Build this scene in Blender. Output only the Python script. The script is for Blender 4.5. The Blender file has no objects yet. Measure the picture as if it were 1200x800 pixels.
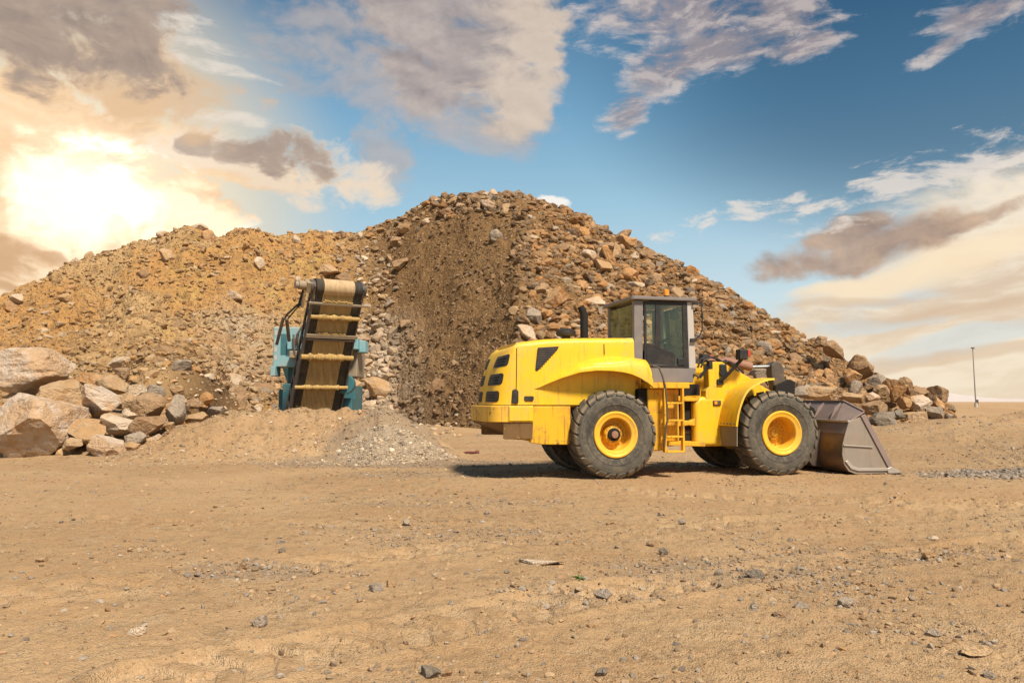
import bpy, bmesh, math, random
import numpy as np
from mathutils import Vector, Matrix, Euler

random.seed(7)
RNG = np.random.default_rng(7)
SC = bpy.context.scene
COL = SC.collection
R_ = math.radians

# ------------------------------------------------------------------ camera
FPX, CAM_H = 950.0, 1.5
PITCH = math.atan2(70, 950)
cam_d = bpy.data.cameras.new('camera')
cam = bpy.data.objects.new('camera', cam_d)
COL.objects.link(cam)
cam.location = (0, 0, CAM_H)
cam.rotation_euler = (math.pi / 2 + PITCH, 0, 0)
cam_d.sensor_width = 36
cam_d.lens = FPX / 1200 * 36
cam_d.clip_start = 0.1
cam_d.clip_end = 20000
SC.camera = cam

SC.view_settings.view_transform = 'Standard'
SC.view_settings.look = 'None'
SC.view_settings.gamma = 1
SC.view_settings.exposure = 0.65
SC.cycles.use_denoising = True
SC.cycles.max_bounces = 6
SC.cycles.transparent_max_bounces = 12
SC.cycles.caustics_reflective = False
SC.cycles.caustics_refractive = False


def ray(px, py):
    """World direction of a photograph pixel (1200x800), used to survey where things stand."""
    a = ((px - 600) / FPX, 1.0, -(py - 400) / FPX)
    c, s = math.cos(PITCH), math.sin(PITCH)
    return np.array([a[0], c * a[1] - s * a[2], s * a[1] + c * a[2]])


def at(px, py, d):
    r = ray(px, py)
    r = r * (d / r[1])
    return np.array([r[0], r[1], r[2] + CAM_H])


def uz(px, py, d):
    p = at(px, py, d)
    return p[0] / p[1], p[2]


# ------------------------------------------------------------------ noise (numpy)
_perm = np.random.default_rng(3).permutation(512).astype(np.int64)
_perm = np.concatenate([_perm, _perm])
_g3 = np.random.default_rng(4).normal(size=(512, 3))
_g3 /= np.linalg.norm(_g3, axis=1)[:, None]


def pnoise(x, y, z):
    xi, yi, zi = np.floor(x).astype(np.int64), np.floor(y).astype(np.int64), np.floor(z).astype(np.int64)
    xf, yf, zf = x - xi, y - yi, z - zi
    u, v, w = [t * t * t * (t * (t * 6 - 15) + 10) for t in (xf, yf, zf)]

    def g(dx, dy, dz):
        h = _perm[(_perm[(_perm[(xi + dx) & 511] + yi + dy) & 511] + zi + dz) & 511]
        gr = _g3[h]
        return gr[:, 0] * (xf - dx) + gr[:, 1] * (yf - dy) + gr[:, 2] * (zf - dz)
    x00 = g(0, 0, 0) * (1 - u) + g(1, 0, 0) * u
    x10 = g(0, 1, 0) * (1 - u) + g(1, 1, 0) * u
    x01 = g(0, 0, 1) * (1 - u) + g(1, 0, 1) * u
    x11 = g(0, 1, 1) * (1 - u) + g(1, 1, 1) * u
    y0 = x00 * (1 - v) + x10 * v
    y1 = x01 * (1 - v) + x11 * v
    return (y0 * (1 - w) + y1 * w) * 1.6


def fbm(x, y, z, octaves=4, gain=0.5, lac=2.03):
    x, y, z = [np.asarray(t, float).ravel() for t in np.broadcast_arrays(x, y, z)]
    out, a = np.zeros_like(x), 1.0
    for i in range(octaves):
        out += a * pnoise(x + 17.3 * i, y + 5.1 * i, z + 9.7 * i)
        x, y, z, a = x * lac, y * lac, z * lac, a * gain
    return out


def ridged(x, y, z, octaves=4, gain=0.5):
    x, y, z = [np.asarray(t, float).ravel() for t in np.broadcast_arrays(x, y, z)]
    out, a = np.zeros_like(x), 1.0
    for i in range(octaves):
        out += a * (1 - 2 * np.abs(pnoise(x + 31.3 * i, y + 7.1 * i, z)))
        x, y, z, a = x * 2.1, y * 2.1, z * 2.1, a * gain
    return out


def sstep(a, b, x):
    t = np.clip((x - a) / (b - a), 0, 1)
    return t * t * (3 - 2 * t)


# ------------------------------------------------------------------ mesh helpers
def mesh_np(name, verts, faces, mat, smooth=False, attrs=None):
    """verts (n,3), faces (m,k) int array of equal-size polygons."""
    me = bpy.data.meshes.new(name)
    verts = np.asarray(verts, np.float32)
    faces = np.asarray(faces, np.int32)
    m, k = faces.shape
    me.vertices.add(len(verts))
    me.vertices.foreach_set('co', verts.ravel())
    me.loops.add(m * k)
    me.loops.foreach_set('vertex_index', faces.ravel())
    me.polygons.add(m)
    me.polygons.foreach_set('loop_start', np.arange(0, m * k, k, dtype=np.int32))
    me.polygons.foreach_set('use_smooth', np.full(m, smooth))
    if attrs:
        for an, arr in attrs.items():
            if arr.ndim == 1:
                at_ = me.attributes.new(an, 'FLOAT', 'POINT')
                at_.data.foreach_set('value', arr.astype(np.float32))
            else:
                at_ = me.attributes.new(an, 'FLOAT_COLOR', 'POINT')
                c = np.ones((len(arr), 4), np.float32)
                c[:, :3] = arr
                at_.data.foreach_set('color', c.ravel())
    me.update(calc_edges=True)
    me.validate()
    if mat:
        me.materials.append(mat)
    return me


def link(name, me, parent=None):
    o = bpy.data.objects.new(name, me)
    COL.objects.link(o)
    if parent is not None:
        o.parent = parent
    return o


def tag(o, label, cat, group=None, kind=None):
    if label:
        o['label'] = label
    if cat:
        o['category'] = cat
    if group:
        o['group'] = group
    if kind:
        o['kind'] = kind
    return o


def empty(name, loc=(0, 0, 0), rz=0.0, parent=None):
    o = bpy.data.objects.new(name, None)
    o.empty_display_size = 0.3
    COL.objects.link(o)
    o.location = loc
    o.rotation_euler = (0, 0, rz)
    if parent is not None:
        o.parent = parent
    return o


class MB:
    """Collects shapes for ONE mesh object."""

    def __init__(s):
        s.v, s.f = [], []

    def add(s, v, f):
        o = len(s.v)
        s.v += [tuple(float(c) for c in p) for p in v]
        s.f += [tuple(i + o for i in q) for q in f]
        return s

    def prism(s, pts, y0, y1):
        """XZ outline swept from y0 to y1."""
        n = len(pts)
        v = [(x, y0, z) for x, z in pts] + [(x, y1, z) for x, z in pts]
        f = [tuple(range(n)), tuple(range(2 * n - 1, n - 1, -1))]
        f += [(i, i + n, (i + 1) % n + n, (i + 1) % n) for i in range(n)]
        return s.add(v, f)

    def plan(s, pts, z0, z1):
        n = len(pts)
        v = [(x, y, z0) for x, y in pts] + [(x, y, z1) for x, y in pts]
        f = [tuple(range(n - 1, -1, -1)), tuple(range(n, 2 * n))]
        f += [(i, (i + 1) % n, (i + 1) % n + n, i + n) for i in range(n)]
        return s.add(v, f)

    def front(s, pts, x0, x1):
        """YZ outline swept along x."""
        n = len(pts)
        v = [(x0, y, z) for y, z in pts] + [(x1, y, z) for y, z in pts]
        f = [tuple(range(n)), tuple(range(2 * n - 1, n - 1, -1))]
        f += [(i, i + n, (i + 1) % n + n, (i + 1) % n) for i in range(n)]
        return s.add(v, f)

    def box(s, x0, x1, y0, y1, z0, z1):
        return s.plan([(x0, y0), (x1, y0), (x1, y1), (x0, y1)], z0, z1)

    def obox(s, a, b, w, h, up=(0, 0, 1)):
        """Bar of section w x h from point a to point b."""
        a, b = Vector(a), Vector(b)
        d = (b - a).normalized()
        sd = d.cross(Vector(up))
        if sd.length < 1e-4:
            sd = d.cross(Vector((1, 0, 0)))
        sd.normalize()
        u = sd.cross(d)
        v = []
        for p in (a, b):
            for i, j in ((-1, -1), (1, -1), (1, 1), (-1, 1)):
                v.append(p + sd * (i * w / 2) + u * (j * h / 2))
        f = [(3, 2, 1, 0), (4, 5, 6, 7)] + [(i, (i + 1) % 4, (i + 1) % 4 + 4, i + 4) for i in range(4)]
        return s.add(v, f)

    def tube(s, pts, r, seg=10, caps=True):
        pts = [Vector(p) for p in pts]
        n = len(pts)
        rr = r if isinstance(r, (list, tuple)) else [r] * n
        t0 = (pts[1] - pts[0]).normalized()
        nrm = t0.orthogonal().normalized()
        v = []
        for i, p in enumerate(pts):
            t = (pts[min(i + 1, n - 1)] - pts[max(i - 1, 0)]).normalized()
            nrm = (nrm - t * nrm.dot(t)).normalized()
            b = t.cross(nrm)
            for k in range(seg):
                a = 2 * math.pi * k / seg
                v.append(p + (nrm * math.cos(a) + b * math.sin(a)) * rr[i])
        f = []
        for i in range(n - 1):
            for k in range(seg):
                k2 = (k + 1) % seg
                f.append((i * seg + k, i * seg + k2, (i + 1) * seg + k2, (i + 1) * seg + k))
        if caps:
            f.append(tuple(range(seg - 1, -1, -1)))
            f.append(tuple(range((n - 1) * seg, n * seg)))
        return s.add(v, f)

    def lathe(s, prof, seg=48, axis='y', centre=(0, 0, 0), closed=False):
        """prof: (radius, height) along the axis."""
        n = len(prof)
        v, f = [], []
        for k in range(seg):
            a = 2 * math.pi * k / seg
            c, d = math.cos(a), math.sin(a)
            for r, h in prof:
                if axis == 'y':
                    p = (r * c, h, r * d)
                elif axis == 'z':
                    p = (r * c, r * d, h)
                else:
                    p = (h, r * c, r * d)
                v.append((p[0] + centre[0], p[1] + centre[1], p[2] + centre[2]))
        for k in range(seg):
            k2 = (k + 1) % seg
            for i in range(n if closed else n - 1):
                j = (i + 1) % n
                f.append((k * n + i, k * n + j, k2 * n + j, k2 * n + i))
        return s.add(v, f)

    def mirror_y(s):
        m = MB()
        m.v = [(x, -y, z) for x, y, z in s.v]
        m.f = [tuple(reversed(q)) for q in s.f]
        return m

    def build(s, name, mat, parent=None, bevel=0.0, seg=2, smooth=True, angle=35, label=None, weld=True):
        bm = bmesh.new()
        vs = [bm.verts.new(p) for p in s.v]
        for q in s.f:
            try:
                bm.faces.new([vs[i] for i in q])
            except ValueError:
                pass
        if weld:
            bmesh.ops.remove_doubles(bm, verts=bm.verts, dist=1e-5)
            bmesh.ops.dissolve_degenerate(bm, dist=1e-6, edges=bm.edges)
        bmesh.ops.recalc_face_normals(bm, faces=bm.faces)
        me = bpy.data.meshes.new(name)
        bm.to_mesh(me)
        bm.free()
        me.materials.append(mat)
        if smooth:
            me.polygons.foreach_set('use_smooth', [True] * len(me.polygons))
            me.set_sharp_from_angle(angle=R_(angle))
        o = link(name, me, parent)
        if bevel:
            b = o.modifiers.new('bevel', 'BEVEL')
            b.width = bevel
            b.segments = seg
            b.limit_method = 'ANGLE'
            b.angle_limit = R_(30)
            b.harden_normals = True
        if label:
            o['label'] = label
        return o


# ------------------------------------------------------------------ node helpers
class V:
    """A float socket with operators, so that node maths can be written as an expression."""
    nt = None

    def __init__(s, sock):
        s.s = sock

    @staticmethod
    def m(op, *a, clamp=False):
        n = V.nt.nodes.new('ShaderNodeMath')
        n.operation = op
        n.use_clamp = clamp
        for i, x in enumerate(a):
            if isinstance(x, V):
                V.nt.links.new(x.s, n.inputs[i])
            else:
                n.inputs[i].default_value = float(x)
        return V(n.outputs[0])

    def __add__(s, o): return V.m('ADD', s, o)
    def __radd__(s, o): return V.m('ADD', o, s)
    def __sub__(s, o): return V.m('SUBTRACT', s, o)
    def __rsub__(s, o): return V.m('SUBTRACT', o, s)
    def __mul__(s, o): return V.m('MULTIPLY', s, o)
    def __rmul__(s, o): return V.m('MULTIPLY', o, s)
    def __truediv__(s, o): return V.m('DIVIDE', s, o)


def vmax(a, b): return V.m('MAXIMUM', a, b)
def vmin(a, b): return V.m('MINIMUM', a, b)


def vstep(a, b, x):
    n = V.nt.nodes.new('ShaderNodeMapRange')
    n.interpolation_type = 'SMOOTHSTEP'
    n.inputs[1].default_value = a
    n.inputs[2].default_value = b
    V.nt.links.new(x.s, n.inputs[0])
    return V(n.outputs[0])


def vcomb(x, y, z):
    n = V.nt.nodes.new('ShaderNodeCombineXYZ')
    for i, q in enumerate((x, y, z)):
        if isinstance(q, V):
            V.nt.links.new(q.s, n.inputs[i])
        else:
            n.inputs[i].default_value = float(q)
    return n.outputs[0]


def vnoise(vec, scale, detail=4, rough=0.5, dist=0.0, lac=2.0):
    n = V.nt.nodes.new('ShaderNodeTexNoise')
    if vec is not None:
        V.nt.links.new(vec, n.inputs['Vector'])
    n.inputs['Scale'].default_value = scale
    n.inputs['Detail'].default_value = detail
    n.inputs['Roughness'].default_value = rough
    n.inputs['Distortion'].default_value = dist
    n.inputs['Lacunarity'].default_value = lac
    return V(n.outputs[0])


def vvoronoi(vec, scale, feature='F1', rnd=1.0):
    n = V.nt.nodes.new('ShaderNodeTexVoronoi')
    n.feature = feature
    if vec is not None:
        V.nt.links.new(vec, n.inputs['Vector'])
    n.inputs['Scale'].default_value = scale
    n.inputs['Randomness'].default_value = rnd
    return n


def cmix(fac, a, b, mode='MIX'):
    n = V.nt.nodes.new('ShaderNodeMix')
    n.data_type = 'RGBA'
    n.blend_type = mode
    ins = [i for i in n.inputs if i.enabled]
    for sk, val in zip((n.inputs[0], n.inputs[6], n.inputs[7]), (fac, a, b)):
        if isinstance(val, V):
            V.nt.links.new(val.s, sk)
        elif isinstance(val, bpy.types.NodeSocket):
            V.nt.links.new(val, sk)
        elif isinstance(val, (tuple, list)):
            sk.default_value = (*val[:3], 1)
        else:
            sk.default_value = float(val)
    return n.outputs[2]


def lin(r, g, b):
    def f(c):
        c /= 255
        return c / 12.92 if c <= 0.04045 else ((c + 0.055) / 1.055) ** 2.4
    return (f(r), f(g), f(b))


def new_mat(name):
    m = bpy.data.materials.new(name)
    m.use_nodes = True
    V.nt = m.node_tree
    b = m.node_tree.nodes['Principled BSDF']
    return m, m.node_tree, b


def coords(kind='Object'):
    n = V.nt.nodes.new('ShaderNodeTexCoord')
    return n.outputs[kind]


def position():
    return V.nt.nodes.new('ShaderNodeNewGeometry').outputs['Position']


def attr(name):
    n = V.nt.nodes.new('ShaderNodeAttribute')
    n.attribute_name = name
    return n


def bump(height, strength=0.5, dist=0.02, prev=None):
    n = V.nt.nodes.new('ShaderNodeBump')
    n.inputs['Strength'].default_value = strength
    n.inputs['Distance'].default_value = dist
    V.nt.links.new(height.s, n.inputs['Height'])
    if prev is not None:
        V.nt.links.new(prev, n.inputs['Normal'])
    return n.outputs[0]


def sep(vec):
    n = V.nt.nodes.new('ShaderNodeSeparateXYZ')
    V.nt.links.new(vec, n.inputs[0])
    return V(n.outputs[0]), V(n.outputs[1]), V(n.outputs[2])
# ------------------------------------------------------------------ sky and sun
SUN_EL = R_(53)
SUN_DIR = Vector((0.50, -0.87, 0)).normalized() * math.cos(SUN_EL) + Vector((0, 0, math.sin(SUN_EL)))
sun_d = bpy.data.lights.new('sun', 'SUN')
sun_d.energy = 4.4
sun_d.angle = R_(9.0)
sun_d.color = (1.0, 0.89, 0.74)
sun = bpy.data.objects.new('sun', sun_d)
COL.objects.link(sun)
sun.location = (20, -20, 30)
sun.rotation_euler = SUN_DIR.to_track_quat('Z', 'Y').to_euler()

world = bpy.data.worlds.new('World')
SC.world = world
world.use_nodes = True
V.nt = world.node_tree
bg = world.node_tree.nodes['Background']
sky = V.nt.nodes.new('ShaderNodeTexSky')
sky.sky_type = 'NISHITA'
sky.sun_disc = False
sky.sun_elevation = SUN_EL
sky.sun_rotation = math.atan2(SUN_DIR.x, SUN_DIR.y)
sky.air_density = 1.0
sky.dust_density = 0.6
sky.ozone_density = 2.0
SKY_K = 0.12            # Background strength: everything below is divided by it
gx, gy, gz = sep(coords('Generated'))
AZ = V.m('MULTIPLY', V.m('ARCTAN2', gx, gy), 57.2958)
EL = V.m('MULTIPLY', V.m('ARCSINE', gz), 57.2958)


def azel(px, py):
    r = ray(px, py)
    r = r / np.linalg.norm(r)
    return math.degrees(math.atan2(r[0], r[1])), math.degrees(math.asin(r[2]))


PXD = 950 * math.pi / 180          # photograph pixels per degree near the centre
v1 = vcomb(AZ * 0.055, EL * 0.10, 1.7)
warp = vnoise(v1, 1.6, 3, 0.5)
warp2 = vnoise(vcomb(AZ * 0.055, EL * 0.10, 9.2), 1.6, 3, 0.5)
WA = AZ + (warp - 0.5) * 6.0
WE = EL + (warp2 - 0.5) * 3.6
fine_v = vcomb(WA * 0.22, WE * 0.34, 3.3)


def spread(v, k):
    return (v - 0.5) * k + 0.5


NF = spread(vnoise(fine_v, 1.3, 9, 0.60), 2.0)                          # billows
NB = spread(vnoise(vcomb(WA * 0.075, WE * 0.14, 12.4), 1.0, 4, 0.5), 1.8)       # broad masses
NF2 = vnoise(vcomb(WA * 0.14, WE * 0.24, 5.3), 1.3, 6, 0.55)
NF2u = vnoise(vcomb(WA * 0.14 + 0.05, WE * 0.24 + 0.11, 5.3), 1.3, 6, 0.55)     # shifted: lit side against shaded side
NS = spread(vnoise(vcomb(WA * 0.20 - WE * 0.12, WE * 0.60, 6.1), 1.7, 9, 0.62), 1.7)       # streaks and mackerel puffs


def ell(px, py, rx, ry, rot=0.0, a=None, e=None):
    ca, ce = azel(px, py)
    k = math.cos(math.radians(ca)) ** 2
    rx, ry = rx / PXD * max(k, 0.7), ry / PXD * max(k, 0.8)
    c, s = math.cos(R_(rot)), math.sin(R_(rot))
    dx, dy = (a or AZ) - ca, (e or EL) - ce
    p = (dx * c + dy * s) / rx
    q = (dy * c - dx * s) / ry
    return 1.0 - (p * p + q * q)


def mask(blobs, a=None, e=None):
    out = None
    for b in blobs:
        m = ell(*b, a=a, e=e)
        out = m if out is None else vmax(out, m)
    return vmax(out, -4.0)


EXK = 2.0 ** -SC.view_settings.exposure


def C(r, g, b, k=1.0):
    return tuple(c * k * EXK for c in lin(r, g, b))


# clear sky: the Nishita sky, tinted, with a pale horizon from the dusty air
skc = V.nt.nodes.new('ShaderNodeMix')
skc.data_type = 'RGBA'
skc.blend_type = 'MULTIPLY'
skc.inputs[0].default_value = 1.0
V.nt.links.new(sky.outputs[0], skc.inputs[6])
skc.inputs[7].default_value = (SKY_K * 1.0, SKY_K * 1.0, SKY_K * 1.0, 1)
grad = V.nt.nodes.new('ShaderNodeValToRGB')
V.nt.links.new((V.m('DIVIDE', EL, 45.0, clamp=True)).s, grad.inputs[0])
els = grad.color_ramp.elements
stops = [(0.0, C(232, 226, 206)), (0.16, C(200, 219, 224)), (0.30, C(158, 198, 216)), (0.44, C(112, 164, 196)),
         (0.58, C(62, 112, 148)), (0.8, C(38, 80, 116)), (1.0, C(32, 68, 102))]
els[0].position, els[0].color = stops[0][0], (*stops[0][1], 1)
els[1].position, els[1].color = stops[-1][0], (*stops[-1][1], 1)
for p_, c_ in stops[1:-1]:
    e_ = els.new(p_)
    e_.color = (*c_, 1)
col = cmix(0.88, skc.outputs[2], grad.outputs[0])
# the left of the sky is paler than the right
col = cmix(vstep(24, -34, AZ) * 0.16, col, C(170, 196, 210))

rt = ell(1150, 60, 560, 230)
col = cmix(vstep(-0.3, 0.9, rt) * 0.65, col, C(34, 74, 108))
# wide veil around the low sun at left
sun_m = ell(72, 225, 400, 360)
col = cmix(vstep(-0.1, 1.0, sun_m) * 0.75, col, C(255, 226, 178))

# right-hand cloud bank over the horizon
bank = mask([(1150, 400, 330, 125, 6), (1250, 300, 260, 120, 12), (1010, 460, 260, 55, 0)], WA, WE)
bank_c = vstep(-0.45, 0.65, bank + (NB - 0.5) * 1.5 + (NF - 0.5) * 0.78)
bank_col = cmix(vstep(0.36, 0.66, NS * 0.4 + NB * 0.6), C(222, 196, 168), C(250, 234, 210))
bank_col = cmix(vstep(9.0, 0.0, EL) * 0.6, bank_col, C(244, 226, 196))
col = cmix(bank_c * 0.94, col, bank_col)
# blue-white gaps low in the bank
gap = mask([(1150, 398, 120, 15, 10), (1010, 385, 90, 9, 5), (1040, 345, 60, 10, 8)], WA, WE)
col = cmix(vstep(-0.6, 0.7, gap + (NS - 0.5) * 2.0) * 0.55, col, C(206, 220, 224))
# lit belly and dark streaks inside it
lit = mask([(1070, 315, 160, 24, 16), (1000, 330, 90, 16, 8)], WA, WE)
col = cmix(vstep(-0.5, 0.9, lit + (NB - 0.5) * 1.2) * 0.9, col, C(252, 230, 196))
dk = mask([(1020, 287, 125, 23, 15), (930, 308, 70, 20, 10), (1120, 258, 95, 12, 14), (985, 275, 70, 16, 10)], WA, WE)
dk_c = vstep(-0.45, 0.75, dk + (NF - 0.5) * 1.7)
dk_s = V.m('MULTIPLY_ADD', NF2 - NF2u, 2.6, 0.5, clamp=True)
col = cmix(dk_c * 0.9, col, cmix(dk_s, C(140, 118, 110), C(212, 180, 152)))
dk2 = mask([(1120, 362, 170, 12, 8), (1000, 352, 100, 9, 4), (1100, 420, 190, 8, 3)], WA, WE)
col = cmix(vstep(-0.5, 1.0, dk2 + (NB - 0.5) * 1.6) * 0.5, col, C(212, 180, 148))
# thin broken streaks above the bank
st = mask([(1060, 215, 190, 34, 14), (890, 248, 110, 16, 10), (1150, 190, 90, 24, 8)])
st_c = vstep(0.12, 1.0, st * 0.62 + 0.10 + (NS - 0.5) * 3.0)
col = cmix(st_c * 0.75, col, C(238, 226, 214))

# high broken cloud at top right
tr = mask([(800, 5, 170, 55, -4), (860, 50, 130, 32, 8), (775, 80, 62, 36, 25), (1150, 15, 80, 28, 14), (1105, 55, 50, 14, 22),
           (735, 128, 34, 26, 25), (905, 10, 80, 34, 0), (940, 55, 60, 16, 8)])
tr_c = vstep(0.0, 1.15, tr * 0.75 + 0.22 + (NS - 0.5) * 2.1 + (NF - 0.5) * 1.40)
tr_col = cmix(vstep(-0.2, 0.9, tr + (NB - 0.5) * 1.2), C(214, 206, 204), C(158, 148, 152))
tr_col = cmix(vstep(0.47, 0.70, NS) * 0.5, tr_col, C(228, 214, 204))
col = cmix(tr_c * 0.86, col, tr_col)

# the big mauve cloud at top centre: a firm cream right edge, the rest dissolving into the blue
bcs = mask([(470, 65, 150, 60, -18), (400, 95, 110, 26, -8), (520, 110, 90, 40, -20), (455, 172, 30, 40, 20), (405, 60, 90, 40, 0)], WA, WE)
bcs_c = vstep(-0.70, 0.95, bcs + (NB - 0.5) * 0.8 + (NF - 0.5) * 2.6)
bcs_col = cmix(V.m('MULTIPLY_ADD', NF2 - NF2u, 1.6, 0.45, clamp=True), C(168, 158, 157), C(214, 200, 190))
col = cmix(bcs_c * 0.66, col, bcs_col)
bc = mask([(560, 45, 92, 72, 0), (602, 85, 52, 60, -55), (608, 15, 64, 50, 0), (500, 10, 80, 46, 0), (500, 95, 70, 32, -20)], WA, WE)
bc_c = vstep(-0.45, 0.60, bc + (NF - 0.5) * 2.02)
bc_s = V.m('MULTIPLY_ADD', NF2 - NF2u, 2.2, 0.40, clamp=True)
bc_col = cmix(bc_s, C(146, 137, 139), C(214, 200, 190))
edge = mask([(650, 55, 60, 110, 8), (612, 125, 50, 46, 0)], WA, WE)
bc_col = cmix(vstep(-1.3, 1.1, edge + (NF - 0.5) * 2.4 + (NF2 - NF2u) * 5.0) * 0.50, bc_col, C(246, 224, 198))
col = cmix(bc_c * 0.95, col, bc_col)

# wispy streaks left of it
ws = mask([(220, 35, 70, 34, -25), (250, 82, 60, 10, -5), (245, 140, 60, 10, 0), (225, 165, 60, 20, 5)], WA, WE)
col = cmix(vstep(0.0, 1.1, ws * 0.7 + (NS - 0.5) * 2.4) * 0.75, col, C(238, 226, 212))

# cloud deck around the sun, peach
pe = mask([(50, 150, 180, 95, -22), (110, 255, 170, 95, 0), (0, 240, 130, 150, 0), (235, 175, 80, 20, -10), (300, 205, 110, 24, 0), (215, 235, 80, 44, -15)], WA, WE)
pe_c = vstep(-0.35, 0.5, pe + (NF - 0.5) * 3.10)
pe_s = V.m('MULTIPLY_ADD', NF2 - NF2u, 2.4, 0.5, clamp=True)
pe_col = cmix(pe_s, C(232, 180, 130), C(255, 228, 186))
col = cmix(pe_c * 0.95, col, pe_col)
# small grey-brown cloud over the left ridge
sm0 = mask([(335, 196, 100, 34, -6), (250, 178, 70, 26, 0)], WA, WE)
col = cmix(vstep(-0.6, 0.7, sm0 + (NF - 0.5) * 3.41) * 0.8, col, C(240, 222, 200))
sm = mask([(330, 182, 68, 24, -8), (300, 172, 45, 18, 0), (235, 172, 22, 12, 0), (375, 198, 30, 14, -20)], WA, WE)
sm_c = vstep(-0.45, 0.75, sm + (NF - 0.5) * 3.41)
sm_col = cmix(V.m('MULTIPLY_ADD', NF2 - NF2u, 1.8, 0.35, clamp=True), C(152, 134, 126), C(206, 184, 164))
col = cmix(sm_c * 0.9, col, sm_col)

# sun glow behind the clouds
g1 = ell(92, 235, 250, 200)
g2 = ell(92, 232, 92, 84)
g3 = ell(205, 245, 120, 52, -25)
glow = vstep(-0.1, 1.0, g1) * 0.22 + vstep(-0.3, 0.9, g2 + (NF - 0.5) * 1.86) * 0.95 + vstep(-0.3, 0.8, g3 + (NF - 0.5) * 2.79) * 0.45
glow_n = V.m('MINIMUM', glow * 0.72, 1.2)
addn = V.nt.nodes.new('ShaderNodeMix')
addn.data_type = 'RGBA'
addn.blend_type = 'ADD'
V.nt.links.new(glow_n.s, addn.inputs[0])
V.nt.links.new(col, addn.inputs[6])
addn.inputs[7].default_value = (0.95 * EXK, 0.88 * EXK, 0.74 * EXK, 1)
col = addn.outputs[2]

# dark cloud top left, and the brown scrap under the sun
tl0 = mask([(110, 70, 170, 60, -14), (190, 90, 40, 50, -40)], WA, WE)
col = cmix(vstep(-0.5, 0.8, tl0 + (NF - 0.5) * 2.94) * 0.75, col, C(226, 190, 152))
tl = mask([(80, 30, 150, 52, -8), (10, 40, 130, 52, 0), (165, 62, 36, 46, -50), (150, 10, 90, 40, 0)], WA, WE)
tl_c = vstep(-0.40, 0.65, tl + (NF - 0.5) * 2.94)
tl_col = cmix(V.m('MULTIPLY_ADD', NF2 - NF2u, 2.2, 0.42, clamp=True), C(140, 126, 122), C(204, 182, 162))
col = cmix(tl_c * 0.94, col, tl_col)
br = mask([(20, 283, 58, 16, -8), (5, 300, 56, 22, 0), (60, 290, 26, 9, -5), (0, 322, 50, 9, 0)], WA, WE)
br_c = vstep(-0.4, 0.9, br + (NF - 0.5) * 3.41)
col = cmix(br_c * 0.8, col, C(206, 164, 124))
# one bright puff behind the summit
pf = mask([(645, 232, 20, 9, -12), (654, 236, 10, 7, 0)], WA, WE)
col = cmix(vstep(-0.5, 0.9, pf + (NF - 0.5) * 4.0) * 0.95, col, C(252, 246, 238))

# below the horizon: dusty ground colour
col = cmix(vstep(0.2, -3.0, EL), col, C(150, 120, 92))
scl = V.nt.nodes.new('ShaderNodeVectorMath')
scl.operation = 'SCALE'
V.nt.links.new(col, scl.inputs[0])
scl.inputs['Scale'].default_value = 1.0 / SKY_K
V.nt.links.new(scl.outputs[0], bg.inputs['Color'])
bg.inputs['Strength'].default_value = SKY_K
world.cycles.sampling_method = 'MANUAL'
world.cycles.sample_map_resolution = 1024
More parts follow.
